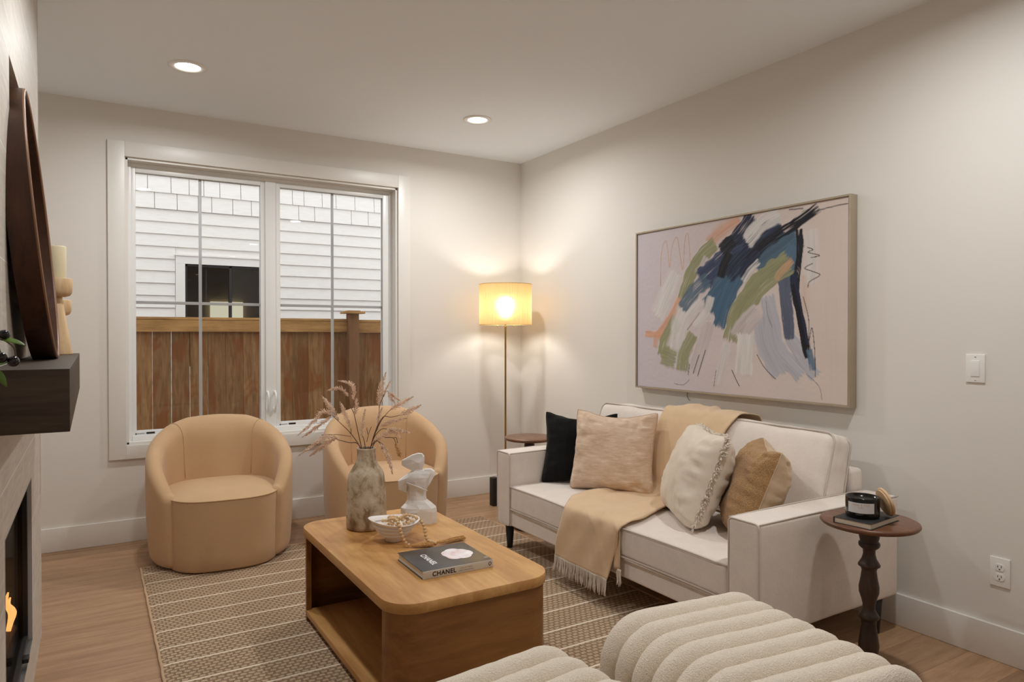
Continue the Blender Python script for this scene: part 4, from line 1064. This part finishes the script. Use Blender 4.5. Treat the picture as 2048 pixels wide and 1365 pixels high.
# ---------------------------------------------------------------- floor lamp
lp = empty('floor_lamp', (-.348, -.335, 0), 0, 'brass floor lamp with a glowing cream drum shade in the corner', 'floor lamp')
V, F = lathe([(.10, 0), (.102, .004), (.102, .014), (.095, .018), (.02, .022), (.0095, .03)], 48); MB().add(V, F).build('base', M['brass'], lp)
V, F = lathe([(.0075, .03), (.0075, 1.34), (.0095, 1.36), (.006, 1.39)], 20); MB().add(V, F).build('pole', M['brass'], lp)
V = []; F = []; n = 96
for i, (r, z) in enumerate(((.203, 1.378), (.203, 1.43), (.203, 1.53), (.203, 1.63), (.203, 1.692), (.2015, 1.692), (.2015, 1.63), (.2015, 1.53), (.2015, 1.43), (.2015, 1.378))):
    for k in range(n): a = 2*PI*k/n; V.append((r*math.cos(a), r*math.sin(a), z))
for i in range(5):
    if i == 4: continue
    for k in range(n): F.append((i*n+k, i*n+(k+1) % n, (i+1)*n+(k+1) % n, (i+1)*n+k))
shd = MB().add(V[:5*n], F).build('lamp_shade', M['shade'], lp)
b = MB()
for z in (1.379, 1.691):
    V, F = tube([(.203*math.cos(2*PI*k/64), .203*math.sin(2*PI*k/64), z) for k in range(64)], .0025, 6, True); b.add(V, F)
b.build('shade_ring', M['gold'], shd)
b = MB()
for a in (0, 2.094, 4.189): V, F = tube([(.008*math.cos(a), .008*math.sin(a), 1.405), (.2*math.cos(a), .2*math.sin(a), 1.405)], .0018, 6); b.add(V, F)
V, F = lathe([(.018, 1.385), (.02, 1.39), (.02, 1.44), (.014, 1.445)], 20); b.add(V, F); b.build('socket', M['brass'], lp)
b = MB()
for dx in (-.062, .062):
    p0 = RV*dx
    V, F = tube([(p0.x, p0.y, 1.42), (p0.x, p0.y, 1.368)], .0007, 4); b.add(V, F)
    V, F = lathe([(.001, 1.360), (.004, 1.364), (.004, 1.370), (.001, 1.374)], 10); b.add([(v[0]+p0.x, v[1]+p0.y, v[2]) for v in V], F)
b.build('pull_chain', M['brass'], lp)
V, F = lathe([(.012, 1.446), (.014, 1.48), (.026, 1.51), (.030, 1.535), (.026, 1.558), (.014, 1.573), (.001, 1.577)], 24); bu = MB().add(V, F).build('bulb', emit('warm_bulb', LAMP_COL+(1,), LAMP_W), lp)

# slim black unit on the floor behind the far arm
bx = empty('black_floor_box', (-.48, -.39, 0), 0, 'slim black box standing on the floor, its edge showing past the far sofa arm', 'box')
MB().box(-.025, .025, -.03, .03, 0, .214, .004).build('casing', M['black'], bx)

# ---------------------------------------------------------------- painting
pa = empty('framed_painting', (-.028, -2.258, .958), 0, 'large framed abstract painting in blue, green and peach above the sofa', 'painting'); AO = pa.location
PY0, PY1, PZ0, PZ1 = -1.506, -3.010, .958, 1.966
fm_ = plain('champagne_frame', srgb(176, 162, 140), .4, .35)
b = MB(); fw = .010
b.box(-.054, -.001, PY0-fw, PY0, PZ0, PZ1, .0008).box(-.054, -.001, PY1, PY1+fw, PZ0, PZ1, .0008).box(-.054, -.001, PY1+fw, PY0-fw, PZ1-fw, PZ1, .0008).box(-.054, -.001, PY1+fw, PY0-fw, PZ0, PZ0+fw, .0008)
b.build('frame', fm_, pa, AO)
MB().box(-.020, -.004, PY1+fw, PY0-fw, PZ0+fw, PZ1-fw).build('frame_gap', plain('frame_gap_dark', srgb(40, 28, 22), .8), pa, AO)
STROKES=[
 ((208, 184, 170), 0.3049, 0.16, 1, 0, [(1.379, 0.951), (1.412, -0.01)]),
 ((214, 211, 209), 0.1474, 0.9, 0.6, 0.3, [(0.336, 0.7), (0.258, 0.57), (0.193, 0.458)]),
 ((212, 160, 132), 0.1111, 0.8, 0.8, 0.3, [(0.825, 0.971), (0.722, 0.929), (0.614, 0.869)]),
 ((212, 160, 132), 0.0796, 0.9, 0.4, 0.4, [(0.389, 0.552), (0.304, 0.433), (0.192, 0.332)]),
 ((212, 160, 132), 0.047, 0.9, 0.4, 0.3, [(0.076, 0.342), (0.225, 0.33)]),
 ((212, 160, 132), 0.055, 0.7, 0.6, 0.4, [(0.176, 0.332), (0.167, 0.257)]),
 ((208, 184, 170), 0.0682, 0.7, 0.9, 0.2, [(1.247, 0.633), (1.241, 0.45)]),
 ((214, 211, 209), 0.0965, 0.75, 0.7, 0.3, [(1.274, 0.849), (1.283, 0.721), (1.277, 0.594)]),
 ((150, 150, 116), 0.0969, 1, 0.1, 0.5, [(0.655, 0.854), (0.544, 0.781), (0.464, 0.679), (0.412, 0.551)]),
 ((150, 150, 116), 0.1063, 1, 0.1, 0.5, [(0.358, 0.421), (0.276, 0.321), (0.232, 0.207)]),
 ((150, 150, 116), 0.1263, 0.9, 0.3, 0.5, [(0.232, 0.207), (0.334, 0.182)]),
 ((198, 189, 190), 0.0734, 0.95, 0.2, 0.3, [(0.6, 0.775), (0.543, 0.695)]),
 ((214, 211, 209), 0.1534, 0.85, 0.3, 0.4, [(0.514, 0.558), (0.396, 0.431), (0.342, 0.254)]),
 ((150, 150, 116), 0.1016, 0.95, 0.2, 0.6, [(0.492, 0.332), (0.418, 0.223), (0.402, 0.123)]),
 ((60, 70, 100), 0.2353, 1, 0.25, 0.3, [(1.041, 0.869), (0.887, 0.779), (0.747, 0.67), (0.707, 0.59)]),
 ((78, 102, 122), 0.1759, 1, 0.3, 0.4, [(0.76, 0.628), (0.681, 0.55), (0.653, 0.468)]),
 ((78, 102, 122), 0.1539, 1, 0.2, 0.4, [(1.152, 0.818), (1.086, 0.721), (1.074, 0.646)]),
 ((38, 44, 68), 0.1072, 1, 0.1, 0.6, [(0.924, 0.967), (0.831, 0.875), (0.735, 0.825)]),
 ((60, 70, 100), 0.1306, 1, 0.1, 0.5, [(0.774, 0.79), (0.668, 0.727), (0.557, 0.662)]),
 ((78, 102, 122), 0.1, 0.9, 0.2, 0.7, [(0.599, 0.659), (0.486, 0.581), (0.404, 0.497)]),
 ((60, 70, 100), 0.1296, 1, 0.1, 0.5, [(1.098, 0.89), (0.971, 0.819), (0.812, 0.766)]),
 ((72, 102, 128), 0.1468, 1, 0.1, 0.5, [(1.029, 0.803), (0.862, 0.731), (0.76, 0.628), (0.626, 0.5)]),
 ((72, 102, 128), 0.104, 1, 0.1, 0.5, [(0.811, 0.645), (0.733, 0.506), (0.691, 0.384)]),
 ((38, 44, 68), 0.1318, 1, 0.2, 0.7, [(1.098, 0.881), (0.959, 0.82), (0.812, 0.715), (0.76, 0.669)]),
 ((78, 102, 122), 0.1348, 1, 0.1, 0.4, [(1.195, 0.831), (1.075, 0.76), (0.959, 0.703)]),
 ((84, 112, 135), 0.0906, 1, 0.1, 0.5, [(1.184, 0.786), (1.151, 0.677), (1.135, 0.566)]),
 ((214, 211, 209), 0.1017, 1, 0.25, 0.5, [(1.087, 0.958), (0.995, 0.928), (0.887, 0.848)]),
 ((26, 26, 34), 0.0869, 1, 0.1, 0.6, [(0.787, 0.86), (0.709, 0.812)]),
 ((26, 26, 34), 0.0605, 1, 0.1, 0.3, [(0.761, 0.791), (0.728, 0.733), (0.699, 0.663)]),
 ((26, 26, 34), 0.0615, 1, 0.15, 0.8, [(1.315, 0.961), (1.227, 0.915), (1.12, 0.868), (1.006, 0.815), (0.899, 0.738)]),
 ((38, 44, 68), 0.0662, 1, 0.15, 0.8, [(0.959, 0.771), (0.874, 0.71), (0.837, 0.663)]),
 ((214, 211, 209), 0.0416, 0.95, 0.3, 0.8, [(0.965, 0.727), (0.905, 0.683), (0.861, 0.626)]),
 ((92, 98, 118), 0.0759, 1, 0.15, 0.5, [(1.118, 0.623), (1.134, 0.51), (1.155, 0.322)]),
 ((178, 179, 190), 0.1026, 0.95, 0.2, 0.4, [(1.016, 0.534), (1.05, 0.389), (1.094, 0.256), (1.223, 0.139)]),
 ((178, 179, 190), 0.1156, 0.95, 0.2, 0.4, [(0.981, 0.419), (1.004, 0.283), (1.094, 0.133)]),
 ((178, 179, 190), 0.0781, 0.9, 0.2, 0.5, [(1.16, 0.322), (1.234, 0.213), (1.305, 0.134)]),
 ((92, 98, 118), 0.0556, 1, 0.15, 0.6, [(1.118, 0.567), (1.145, 0.444), (1.158, 0.313)]),
 ((26, 26, 34), 0.0393, 1, 0.1, 0.5, [(1.211, 0.866), (1.214, 0.746), (1.194, 0.6), (1.204, 0.488), (1.235, 0.377), (1.265, 0.25)]),
 ((38, 44, 68), 0.0453, 1, 0.1, 0.6, [(1.178, 0.657), (1.194, 0.526), (1.225, 0.396), (1.25, 0.286)]),
 ((26, 26, 34), 0.0294, 1, 0.1, 0.6, [(1.173, 0.592), (1.214, 0.414), (1.245, 0.259), (1.26, 0.218)]),
 ((84, 112, 135), 0.0384, 0.9, 0.3, 0.5, [(1.27, 0.259), (1.295, 0.16)]),
 ((150, 150, 116), 0.1358, 1, 0.05, 0.5, [(1.146, 0.706), (1.005, 0.631), (0.898, 0.54), (0.823, 0.432), (0.791, 0.312)]),
 ((196, 158, 124), 0.0408, 0.9, 0.2, 0.9, [(1.173, 0.713), (1.108, 0.662), (1.074, 0.622)]),
 ((198, 189, 190), 0.1211, 0.9, 0.2, 0.3, [(0.957, 0.459), (0.885, 0.401), (0.822, 0.322)]),
 ((198, 189, 190), 0.1102, 0.85, 0.3, 0.4, [(0.612, 0.406), (0.563, 0.279), (0.498, 0.127)]),
 ((214, 211, 209), 0.061, 0.8, 0.3, 0.5, [(0.627, 0.552), (0.585, 0.448), (0.499, 0.386)]),
 ((214, 211, 209), 0.07, 0.7, 0.4, 0.5, [(0.745, 0.281), (0.705, 0.136), (0.678, 0.052)]),
 ((214, 211, 209), 0.1197, 1, 0.1, 0.3, [(0.875, 0.332), (0.869, 0.222), (0.861, 0.122)]),
 ((196, 158, 124), 0.0066, 0.8, 0.3, 0, [(0.213, 0.64), (0.22, 0.845), (0.259, 0.918), (0.278, 0.839), (0.293, 0.753), (0.314, 0.881), (0.356, 0.926), (0.383, 0.807), (0.405, 0.728), (0.421, 0.902), (0.446, 0.937), (0.46, 0.821), (0.466, 0.761)]),
 ((26, 26, 34), 0.0048, 0.9, 0.3, 0, [(1.256, 0.771), (1.29, 0.756), (1.262, 0.745), (1.326, 0.724), (1.276, 0.717)]),
 ((26, 26, 34), 0.0048, 0.9, 0.3, 0, [(1.29, 0.689), (1.243, 0.668), (1.288, 0.648), (1.328, 0.627), (1.272, 0.599), (1.261, 0.57)]),
 ((26, 26, 34), 0.0048, 0.85, 0.3, 0, [(1.236, 0.524), (1.266, 0.413), (1.268, 0.304), (1.284, 0.37), (1.298, 0.287), (1.304, 0.197), (1.305, 0.125)]),
 ((26, 26, 34), 0.0062, 0.9, 0.3, 0, [(0.539, 0.217), (0.491, 0.103)]),
 ((26, 26, 34), 0.0061, 0.9, 0.3, 0, [(0.589, 0.247), (0.527, 0.09)]),
 ((26, 26, 34), 0.0063, 0.8, 0.3, 0, [(0.462, 0.158), (0.451, 0.091)]),
 ((26, 26, 34), 0.0057, 0.9, 0.3, 0, [(0.781, 0.139), (0.809, 0.09), (0.836, 0.049)]),
 ((26, 26, 34), 0.0053, 0.8, 0.3, 0, [(0.952, 0.229), (1.003, 0.158), (1.073, 0.102)]),
 ((26, 26, 34), 0.0047, 0.8, 0.3, 0, [(0.668, 0.134), (0.651, 0.035)]),
 ((26, 26, 34), 0.0084, 0.7, 0.5, 0.6, [(1.289, 0.942), (1.379, 0.951), (1.476, 0.955)]),
 ((26, 26, 34), 0.01, 0.7, 0.4, 0.6, [(1.148, 0.975), (1.233, 0.969)]),
 ((26, 26, 34), 0.005, 0.7, 0.3, 0, [(0.542, 0.465), (0.441, 0.362)]),
 ((26, 26, 34), 0.0051, 0.6, 0.3, 0, [(0.334, 0.034), (0.41, 0.031), (0.462, 0.066)]),
 ((92, 98, 118), 0.0038, 0.7, 0.3, 0, [(1.254, 0.14), (1.325, 0.081), (1.342, 0.015)]),
 ((92, 98, 118), 0.0042, 0.6, 0.3, 0, [(1.01, 0.515), (1.022, 0.438), (1.052, 0.37)]),
]

CW, CH_ = 1.476, .986; GX, GY = 440, 294
yy, xx = np.mgrid[0:GY+1, 0:GX+1]; X_ = xx/GX*CW; Y_ = yy/GY*CH_
rs = np.random.RandomState(3)
def vnoise(u, v, seed=0):
    r = np.random.RandomState(seed); T = r.rand(64, 64); ui = np.floor(u).astype(int); vi = np.floor(v).astype(int); fu = u-ui; fv = v-vi
    fu = fu*fu*(3-2*fu); fv = fv*fv*(3-2*fv)
    g = lambda a, c: T[a % 64, c % 64]
    return (g(ui, vi)*(1-fu)+g(ui+1, vi)*fu)*(1-fv)+(g(ui, vi+1)*(1-fu)+g(ui+1, vi+1)*fu)*fv
def lin(c): return np.array(srgb(*c)[:3])
A_ = lin((205, 196, 203)); B_ = lin((216, 202, 194))
g = np.clip(X_/CW + .15*(vnoise(X_*3, Y_*3, 1)-.5), 0, 1)[..., None]
IMG = A_*(1-g)+B_*g; IMG = IMG*(1+.05*(vnoise(X_*9, Y_*9, 2)-.5))[..., None]; REL = .0006*vnoise(X_*60, Y_*60, 5)
for si, (col, wid, al, soft, bris, pts) in enumerate(STROKES):
    if wid > .02:
        p0, p1, q0, q1 = [Vector(p) for p in (pts[0], pts[1], pts[-1], pts[-2])]; pts = [tuple(p0+(p0-p1).normalized()*wid*.22)]+list(pts[1:-1])+[tuple(q0+(q0-q1).normalized()*wid*.28)]
    P = [tuple(q) for q in spline([(p[0], p[1], 0) for p in pts], 6)]
    best = np.full(X_.shape, 9.0); side = np.zeros(X_.shape); along = np.zeros(X_.shape); acc = 0
    R = wid/2; total = sum(math.hypot(P[i+1][0]-P[i][0], P[i+1][1]-P[i][1]) for i in range(len(P)-1))
    for i in range(len(P)-1):
        ax_, ay_ = P[i][:2]; bx_, by_ = P[i+1][:2]; dx, dy = bx_-ax_, by_-ay_; L = math.hypot(dx, dy) or 1e-6
        t = ((X_-ax_)*dx+(Y_-ay_)*dy)/L/L; tc = np.clip(t, 0, 1); px, py = ax_+tc*dx, ay_+tc*dy; d = np.hypot(X_-px, Y_-py)
        if i == 0: d = np.where(t < 0, 9, d)
        if i == len(P)-2: d = np.where(t > 1, 9, d)
        mk = d < best; best = np.where(mk, d, best); side = np.where(mk, np.sign((X_-ax_)*dy-(Y_-ay_)*dx)*d, side); along = np.where(mk, acc+tc*L, along); acc += L
    nz = vnoise(side*260+40, along*9+si*7, 10+si); nz2 = vnoise(X_*26, Y_*26, 40+si); edge = best/R + (nz2-.5)*.35*(.4+bris)*(wid > .02)
    e0 = (X_-P[0][0])*(P[1][0]-P[0][0])+(Y_-P[0][1])*(P[1][1]-P[0][1]) < 0; e1 = (X_-P[-1][0])*(P[-1][0]-P[-2][0])+(Y_-P[-1][1])*(P[-1][1]-P[-2][1]) > 0
    off = (e0 & (np.hypot(X_-P[0][0], Y_-P[0][1]) < 2*R)) | (e1 & (np.hypot(X_-P[-1][0], Y_-P[-1][1]) < 2*R)); best = np.where(off & (wid > .02), 9, best); edge = np.where(off & (wid > .02), 9, edge)
    rag = R*(.25+1.1*vnoise(side*330+20, side*40+3, 90+si))*(wid > .02)
    fall = np.clip((1-edge)/max(.03, soft*.9), 0, 1)
    endf = np.clip(np.minimum(along, total-along)/(.12*total+1e-6), 0, 1) if wid > .02 else np.ones_like(along)
    dry = np.clip((.55*bris*(1-endf*.75) + .32*bris - nz)*4, 0, 1) if bris > 0 else 0
    a = al*fall*(1-dry*.9)*np.clip((np.minimum(along, (total-along)*.8)-rag*.3)/(R*.12+.002) + (wid <= .02)*9, 0, 1)
    shade = 1+.16*(nz-.5)+.18*(vnoise(side*60+9, along*5, 70+si)-.5)
    IMG = IMG*(1-a[..., None]) + (lin(col)*shade[..., None])*a[..., None]; REL = REL*(1-a)+a*(.0008+.0016*nz*(wid > .02))
V = np.stack([np.full(X_.size, -.0455)-REL.ravel(), (PY0-fw-.003-X_*.999).ravel(), (PZ0+fw+.001+Y_*.999).ravel()], 1) - np.array(AO)
idx = (yy*(GX+1)+xx); q = np.stack([idx[:-1, :-1], idx[1:, :-1], idx[1:, 1:], idx[:-1, 1:]], -1).reshape(-1, 4)
me = bpy.data.meshes.new('canvas'); me.from_pydata(V.tolist(), [], q[:, ::-1].tolist())
ca = me.color_attributes.new('paint', 'FLOAT_COLOR', 'POINT'); buf = np.ones((X_.size, 4), np.float32); buf[:, :3] = np.clip(IMG.reshape(-1, 3), 0, 1); ca.data.foreach_set('color', buf.ravel())
me.polygons.foreach_set('use_smooth', [True]*len(me.polygons)); t_ = NT('painted_canvas'); at = t_.n('VertexColor'); at.layer_name = 'paint'; me.materials.append(t_.set(color=at.outputs[0], rough=.55, spec=.3)); me.update()
co_ = bpy.data.objects.new('canvas', me); COL.objects.link(co_); co_.parent = pa
MB().box(-.0452, -.0201, PY1+fw+.003, PY0-fw-.003, PZ0+fw+.001, PZ1-fw-.001).build('stretcher', plain('raw_canvas', srgb(205, 195, 182), .9), co_, AO)
pts = spline([(-.012, -1.93, .96), (-.014, -1.93, .93), (-.010, -1.935, .915), (-.006, -1.943, .905)], 4); V, F = tube(pts, .0016, 5); MB().add(V, F).build('hanging_cord', M['black'], pa, AO)

# ---------------------------------------------------------------- switch and outlet
sw = empty('light_switch', (0, -3.528, 1.166), 0, 'white rocker light switch plate on the right wall', 'light switch')
MB().box(-.006, -.0002, -.036, .036, -.058, .058, .002).build('wall_plate', M['plate'], sw)
v = MB().box(-.0085, -.005, -.0165, .0165, -.033, .033, .0012); v.build('rocker', M['plate'], sw)
b = MB()
for z in (-.048, .048): V, F = lathe([(.003, 0), (.003, .0012)], 12); b.add([(-.006-q_[2], q_[0], q_[1]+z) for q_ in V], F)
b.build('screw', plain('pale_screw', srgb(205, 202, 196), .3), sw)
ol = empty('wall_outlet', (0, -3.623, .356), 0, 'white duplex wall outlet low on the right wall', 'power outlet')
MB().box(-.006, -.0002, -.036, .036, -.058, .058, .002).build('wall_plate', M['plate'], ol)
for z in (-.0195, .0195):
    n = 24; V = [(-.0082, .0172*math.cos(2*PI*k/n), z+max(-.0135, min(.0135, .0172*math.sin(2*PI*k/n)))) for k in range(n)]
    b = MB().add(V+[(-.005, q_[1]*1.02, z+(q_[2]-z)*1.02) for q_ in V], [tuple(range(n))]+[(k, (k+1) % n, n+(k+1) % n, n+k) for k in range(n)], False)
    so_ = fix_normals(b.build('socket', M['plate'], ol))
    b = MB().box(-.0088, -.008, -.0072, -.0052, z-.001, z+.008).box(-.0088, -.008, .0052, .0072, z-.001, z+.007).box(-.0088, -.008, -.0022, .0022, z-.0095, z-.005)
    b.build('slot', M['black'], so_)

# ---------------------------------------------------------------- mantel and what stands on it
MX = -3.141; MT = 1.228
mt = MB().box(BX+.0005, MX, -3.10, -1.60, 1.084, MT, .0015).build('mantel_shelf', M['mantel'], None, (-3.215, -2.35, 1.084), (-3.215, -2.35, 1.084)); tag(mt, 'thick dark stained oak mantel beam on the tiled chimney breast', 'mantel')
hp = empty('round_hoop_mirror', (-3.2, -2.30, MT), 0, 'large round dark walnut deep-framed mirror leaning on the mantel', 'mirror')
D = .84; Rr = D/2; dep = .060
lean = math.atan((3.290-3.212)/D)
XF = Matrix.Translation((.006, 0, 0)) @ Matrix.Rotation(-lean, 4, 'Y') @ Matrix.Translation((0, 0, Rr+.001))
b = MB(); n = 160; V = []; F = []
prof_ = [(Rr, 0), (Rr, -dep), (Rr-.012, -dep), (Rr-.012, 0)]
for (r, x) in prof_:
    for k in range(n): a = 2*PI*k/n; V.append(XF @ Vector((x, r*math.cos(a), r*math.sin(a))))
for i in range(4):
    j = (i+1) % 4
    for k in range(n): F.append((i*n+k, i*n+(k+1) % n, j*n+(k+1) % n, j*n+k))
ho = fix_normals(MB().add(V, F).build('hoop_frame', M['walnut_hoop'], hp)); e = ho.modifiers.new('split', 'EDGE_SPLIT'); e.split_angle = math.radians(40)
b = MB(); V, F = tube([XF @ Vector((.0003, (Rr-.006)*math.cos(2*PI*k/n), (Rr-.006)*math.sin(2*PI*k/n))) for k in range(n)], .0062, 6, True); b.add(V, F); b.build('rim_edge', plain('pale_rim', srgb(132, 92, 64), .4), hp)  # rim edge coloured paler than the rest of the hoop
V = [XF @ Vector((-dep+.01, (Rr-.011)*math.cos(2*PI*k/n), (Rr-.011)*math.sin(2*PI*k/n))) for k in range(n)]
V2 = [XF @ Vector((-dep+.004, (Rr-.011)*math.cos(2*PI*k/n), (Rr-.011)*math.sin(2*PI*k/n))) for k in range(n)]
F = [tuple(range(n)), tuple(range(2*n-1, n-1, -1))] + [(k, (k+1) % n, n+(k+1) % n, n+k) for k in range(n)]
fix_normals(MB().add(V+V2, F, False).build('mirror_glass', NT('mirror_glass').set(color=(.9, .9, .9, 1), metal=1.0, rough=.02), hp))
def holder(x, y, H, cupr, cuph, baser, topr, label, candle):
    t = empty('wooden_candle_holder', (x, y, MT), 0, label, 'candle holder', 'pale wooden candle holders on the mantel')
    V, F = lathe([(baser, 0), (baser, .004), (topr, H-cuph), (topr*.9, H-cuph+.002)], 40); MB().add(V, F).build('cone_stem', M['palewood'], t)
    V, F = lathe([(cupr*.6, H-cuph), (cupr*.85, H-cuph+.005), (cupr*.97, H-cuph+.016), (cupr, H-cuph+.03), (cupr, H-.002), (cupr-.002, H), (cupr-.006, H), (cupr-.007, H-.008), (.0, H-.008)], 48); MB().add(V, F[:-1]).build('cup', M['palewood'], t)
    if candle:
        c = empty('pillar_candle', (x, y, MT+H-.0078), 0, 'ivory pillar candle standing in the taller wooden holder', 'candle')
        V, F = lathe([(.034, 0), (.0345, .002), (.0345, .128), (.033, .1315), (.030, .132), (.024, .127), (.0, .126)], 40); MB().add(V, F[:-1]).build('wax', M['candlewax'], c)
        V, F = tube([(0, 0, .125), (.001, 0, .137)], .0008, 5); MB().add(V, F).build('wick', M['black'], c)
holder(-3.214, -1.79, .292, .054, .070, .053, .020, 'taller pale wooden candle holder carrying the ivory candle', True)
holder(-3.212, -1.665, .215, .046, .062, .045, .018, 'shorter empty pale wooden candle holder behind the taller one', False)

# olive branch in a tall floor vase standing left of the picture
pv = empty('floor_vase', (-3.40, -3.47, 0), 0, 'tall white floor vase outside the left edge of the picture', 'vase')
V, F = lathe([(.07, 0), (.095, .01), (.115, .25), (.10, .5), (.06, .72), (.045, .80), (.05, .83), (.044, .83), (.04, .80), (.0, .1)], 40); MB().add(V, F[:-1]).build('body', M['bowlw'], pv)
P0 = Vector((-3.40, -3.47, .80))
ob = empty('olive_branch', P0, 0, 'olive branch with green leaves and black olives entering at the left edge', 'branch')
tw = spline([P0, (-3.395, -3.45, 1.0), (-3.37, -3.38, 1.2), (-3.325, -3.27, 1.30), (-3.28, -3.20, 1.305), (-3.245, -3.165, 1.285), (-3.238, -3.155, 1.262), (-3.243, -3.16, 1.238)], 8)
V, F = tube(tw, [.0034*(1-.75*i/len(tw)) for i in range(len(tw))], 6); MB().add(V, F).build('stem', plain('olive_twig', srgb(96, 84, 58), .7), ob, P0)
def leaf(p, d, L, w, nrm, curl=.15):
    p = Vector(p); d = Vector(d).normalized(); nrm = Vector(nrm); nrm = (nrm-d*nrm.dot(d)).normalized(); s = d.cross(nrm); V = []; F = []; n = 10
    for i in range(n+1):
        f = i/n; ww = w*(math.sin(PI*f)**.8)*(1-.25*f); c = p+d*L*f - nrm*curl*L*f*f
        V += [c-s*ww+nrm*ww*.35, c, c+s*ww+nrm*ww*.35]
    for i in range(n): a = i*3; F += [(a, a+1, a+4, a+3), (a+1, a+2, a+5, a+4)]
    o = MB().add(V, F).build('leaf', M['leaf'], ob, P0); m_ = o.modifiers.new('t', 'SOLIDIFY'); m_.thickness = .0006; return o
r_, f_, u_ = RV, FV, UZ
leaf((-3.262, -3.172, 1.296), r_*.95+u_*-.12, .052, .0085, u_*.9-f_*.5)
leaf((-3.290, -3.185, 1.298), r_*.8-u_*.62, .046, .010, u_*.5-f_*.8, .05)
leaf((-3.246, -3.165, 1.248), -r_*.85-u_*.2+f_*-.1, .040, .008, u_*.8-f_*.5, .2)
leaf((-3.272, -3.17, 1.236), r_*.55-u_*.9, .046, .0085, r_*.6-f_*.8, .15)
leaf((-3.375, -3.39, 1.19), -r_*.4+u_*.8, .06, .009, -f_)
leaf((-3.335, -3.29, 1.29), u_*.9+r_*.1, .055, .009, -f_)
leaf((-3.385, -3.42, 1.1), r_*.2+u_*.8-f_, .055, .009, -r_)
for k, q_ in enumerate(((-3.257, -3.168, 1.3045), (-3.262, -3.166, 1.257), (-3.2415, -3.158, 1.249))):
    V, F = lathe([(.0115*math.sin(PI*i/12), -.0122*math.cos(PI*i/12)) for i in range(13)], 20); o = MB().add(V, F).build('olive', M['olive'], ob); o.location = Vector(q_)-P0; o.rotation_euler = (.3*k, 1.0+.4*k, 0)

# ---------------------------------------------------------------- fireplace insert
fi = empty('gas_fireplace', (BX-.17, -2.3475, .185), 0, 'black framed gas fireplace burning in the tiled chimney breast', 'fireplace'); FO_ = fi.location
gy0, gy1, gz0, gz1 = -2.80, -1.895, .185, .782
rev = plain('grey_reveal', srgb(176, 170, 164), .5); fxx = BX-.024
b = MB().box(fxx, BX+.0008, gy1-.003, gy1-.0004, gz0, gz1).box(fxx, BX+.0008, gy0+.0004, gy0+.003, gz0, gz1).box(fxx, BX+.0008, gy0+.003, gy1-.003, gz1-.003, gz1-.0004); b.build('reveal', rev, fi, FO_)
MB().box(fxx, BX+.0008, gy0+.003, gy1-.003, gz0+.0004, gz0+.003).build('sill_plate', M['steel'], fi, FO_)
b = MB(); s_ = .03
b.box(fxx-.02, fxx+.012, gy0+.004, gy0+s_, gz0+.004, gz1-.004).box(fxx-.02, fxx+.012, gy1-s_, gy1-.004, gz0+.004, gz1-.004).box(fxx-.02, fxx+.012, gy0+s_, gy1-s_, gz1-s_, gz1-.004).box(fxx-.02, fxx+.012, gy0+s_, gy1-s_, gz0+.004, gz0+s_)
b.build('front_frame', M['black'], fi, FO_)
MB().box(fxx-.006, fxx-.002, gy0+s_, gy1-s_, gz0+s_, gz1-s_).build('glass_front', M['fireglass'], fi, FO_)
fb = MB().box(BX-.338, BX-.33, gy0+.004, gy1-.004, gz0+.004, gz1-.004).box(BX-.33, fxx-.02, gy0+.004, gy0+.012, gz0+.004, gz1-.004).box(BX-.33, fxx-.02, gy1-.012, gy1-.004, gz0+.004, gz1-.004).box(BX-.33, fxx-.02, gy0+.012, gy1-.012, gz0+.004, gz0+.02).box(BX-.33, fxx-.02, gy0+.012, gy1-.012, gz1-.02, gz1-.004); fb.build('firebox', M['black'], fi, FO_)
MB().box(fxx+.012, fxx+.03, -2.16, -2.12, gz0+.02, gz0+.035, .002).build('latch', M['black'], fi, FO_)
lg = wood('ceramic_log', srgb(40, 28, 22), srgb(110, 78, 56), 'y', 3, .9, .4)
for k, (ya, yb, xa, xb, z, r) in enumerate(((-2.62, -2.10, -3.50, -3.47, .235, .03), (-2.55, -2.02, -3.42, -3.44, .23, .026), (-2.50, -2.20, -3.42, -3.52, .285, .022), (-2.28, -2.04, -3.52, -3.42, .275, .02))):
    V, F = tube(spline([(xa, ya, z), ((xa+xb)/2+.01, (ya+yb)/2, z+.01), (xb, yb, z+.004)], 4), r, 10); MB().add(V, F).build('log', lg, fi, FO_)
V, F = tube(spline([(-3.352, -2.34, .275), (-3.345, -2.2, .30), (-3.338, -2.03, .285)], 4), .014, 10); MB().add(V, F).build('log', lg, fi, FO_)
fl = emit('gas_flame', (1, .42, .12, 1), 2.6); rnd = random.Random(2)
for k in range(9):
    y = -2.52+.075*k; h = rnd.uniform(.08, .2); x = -3.46+rnd.uniform(-.02, .02)
    if k > 6: y = -2.12+.07*(k-7); x = -3.342; h = .13-.04*(k-7)
    b0 = .255 if k < 7 else .31; P = spline([(x, y, b0), (x+.008, y+.01, b0+h*.4), (x-.005, y-.006, b0+h*.75), (x, y+.004, b0+h)], 4)
    V, F = tube(P, [.009*math.sin(PI*min(1, .25+.75*i/len(P)))+.0006 for i in range(len(P))], 8); MB().add(V, F).build('flame', fl, fi, FO_)
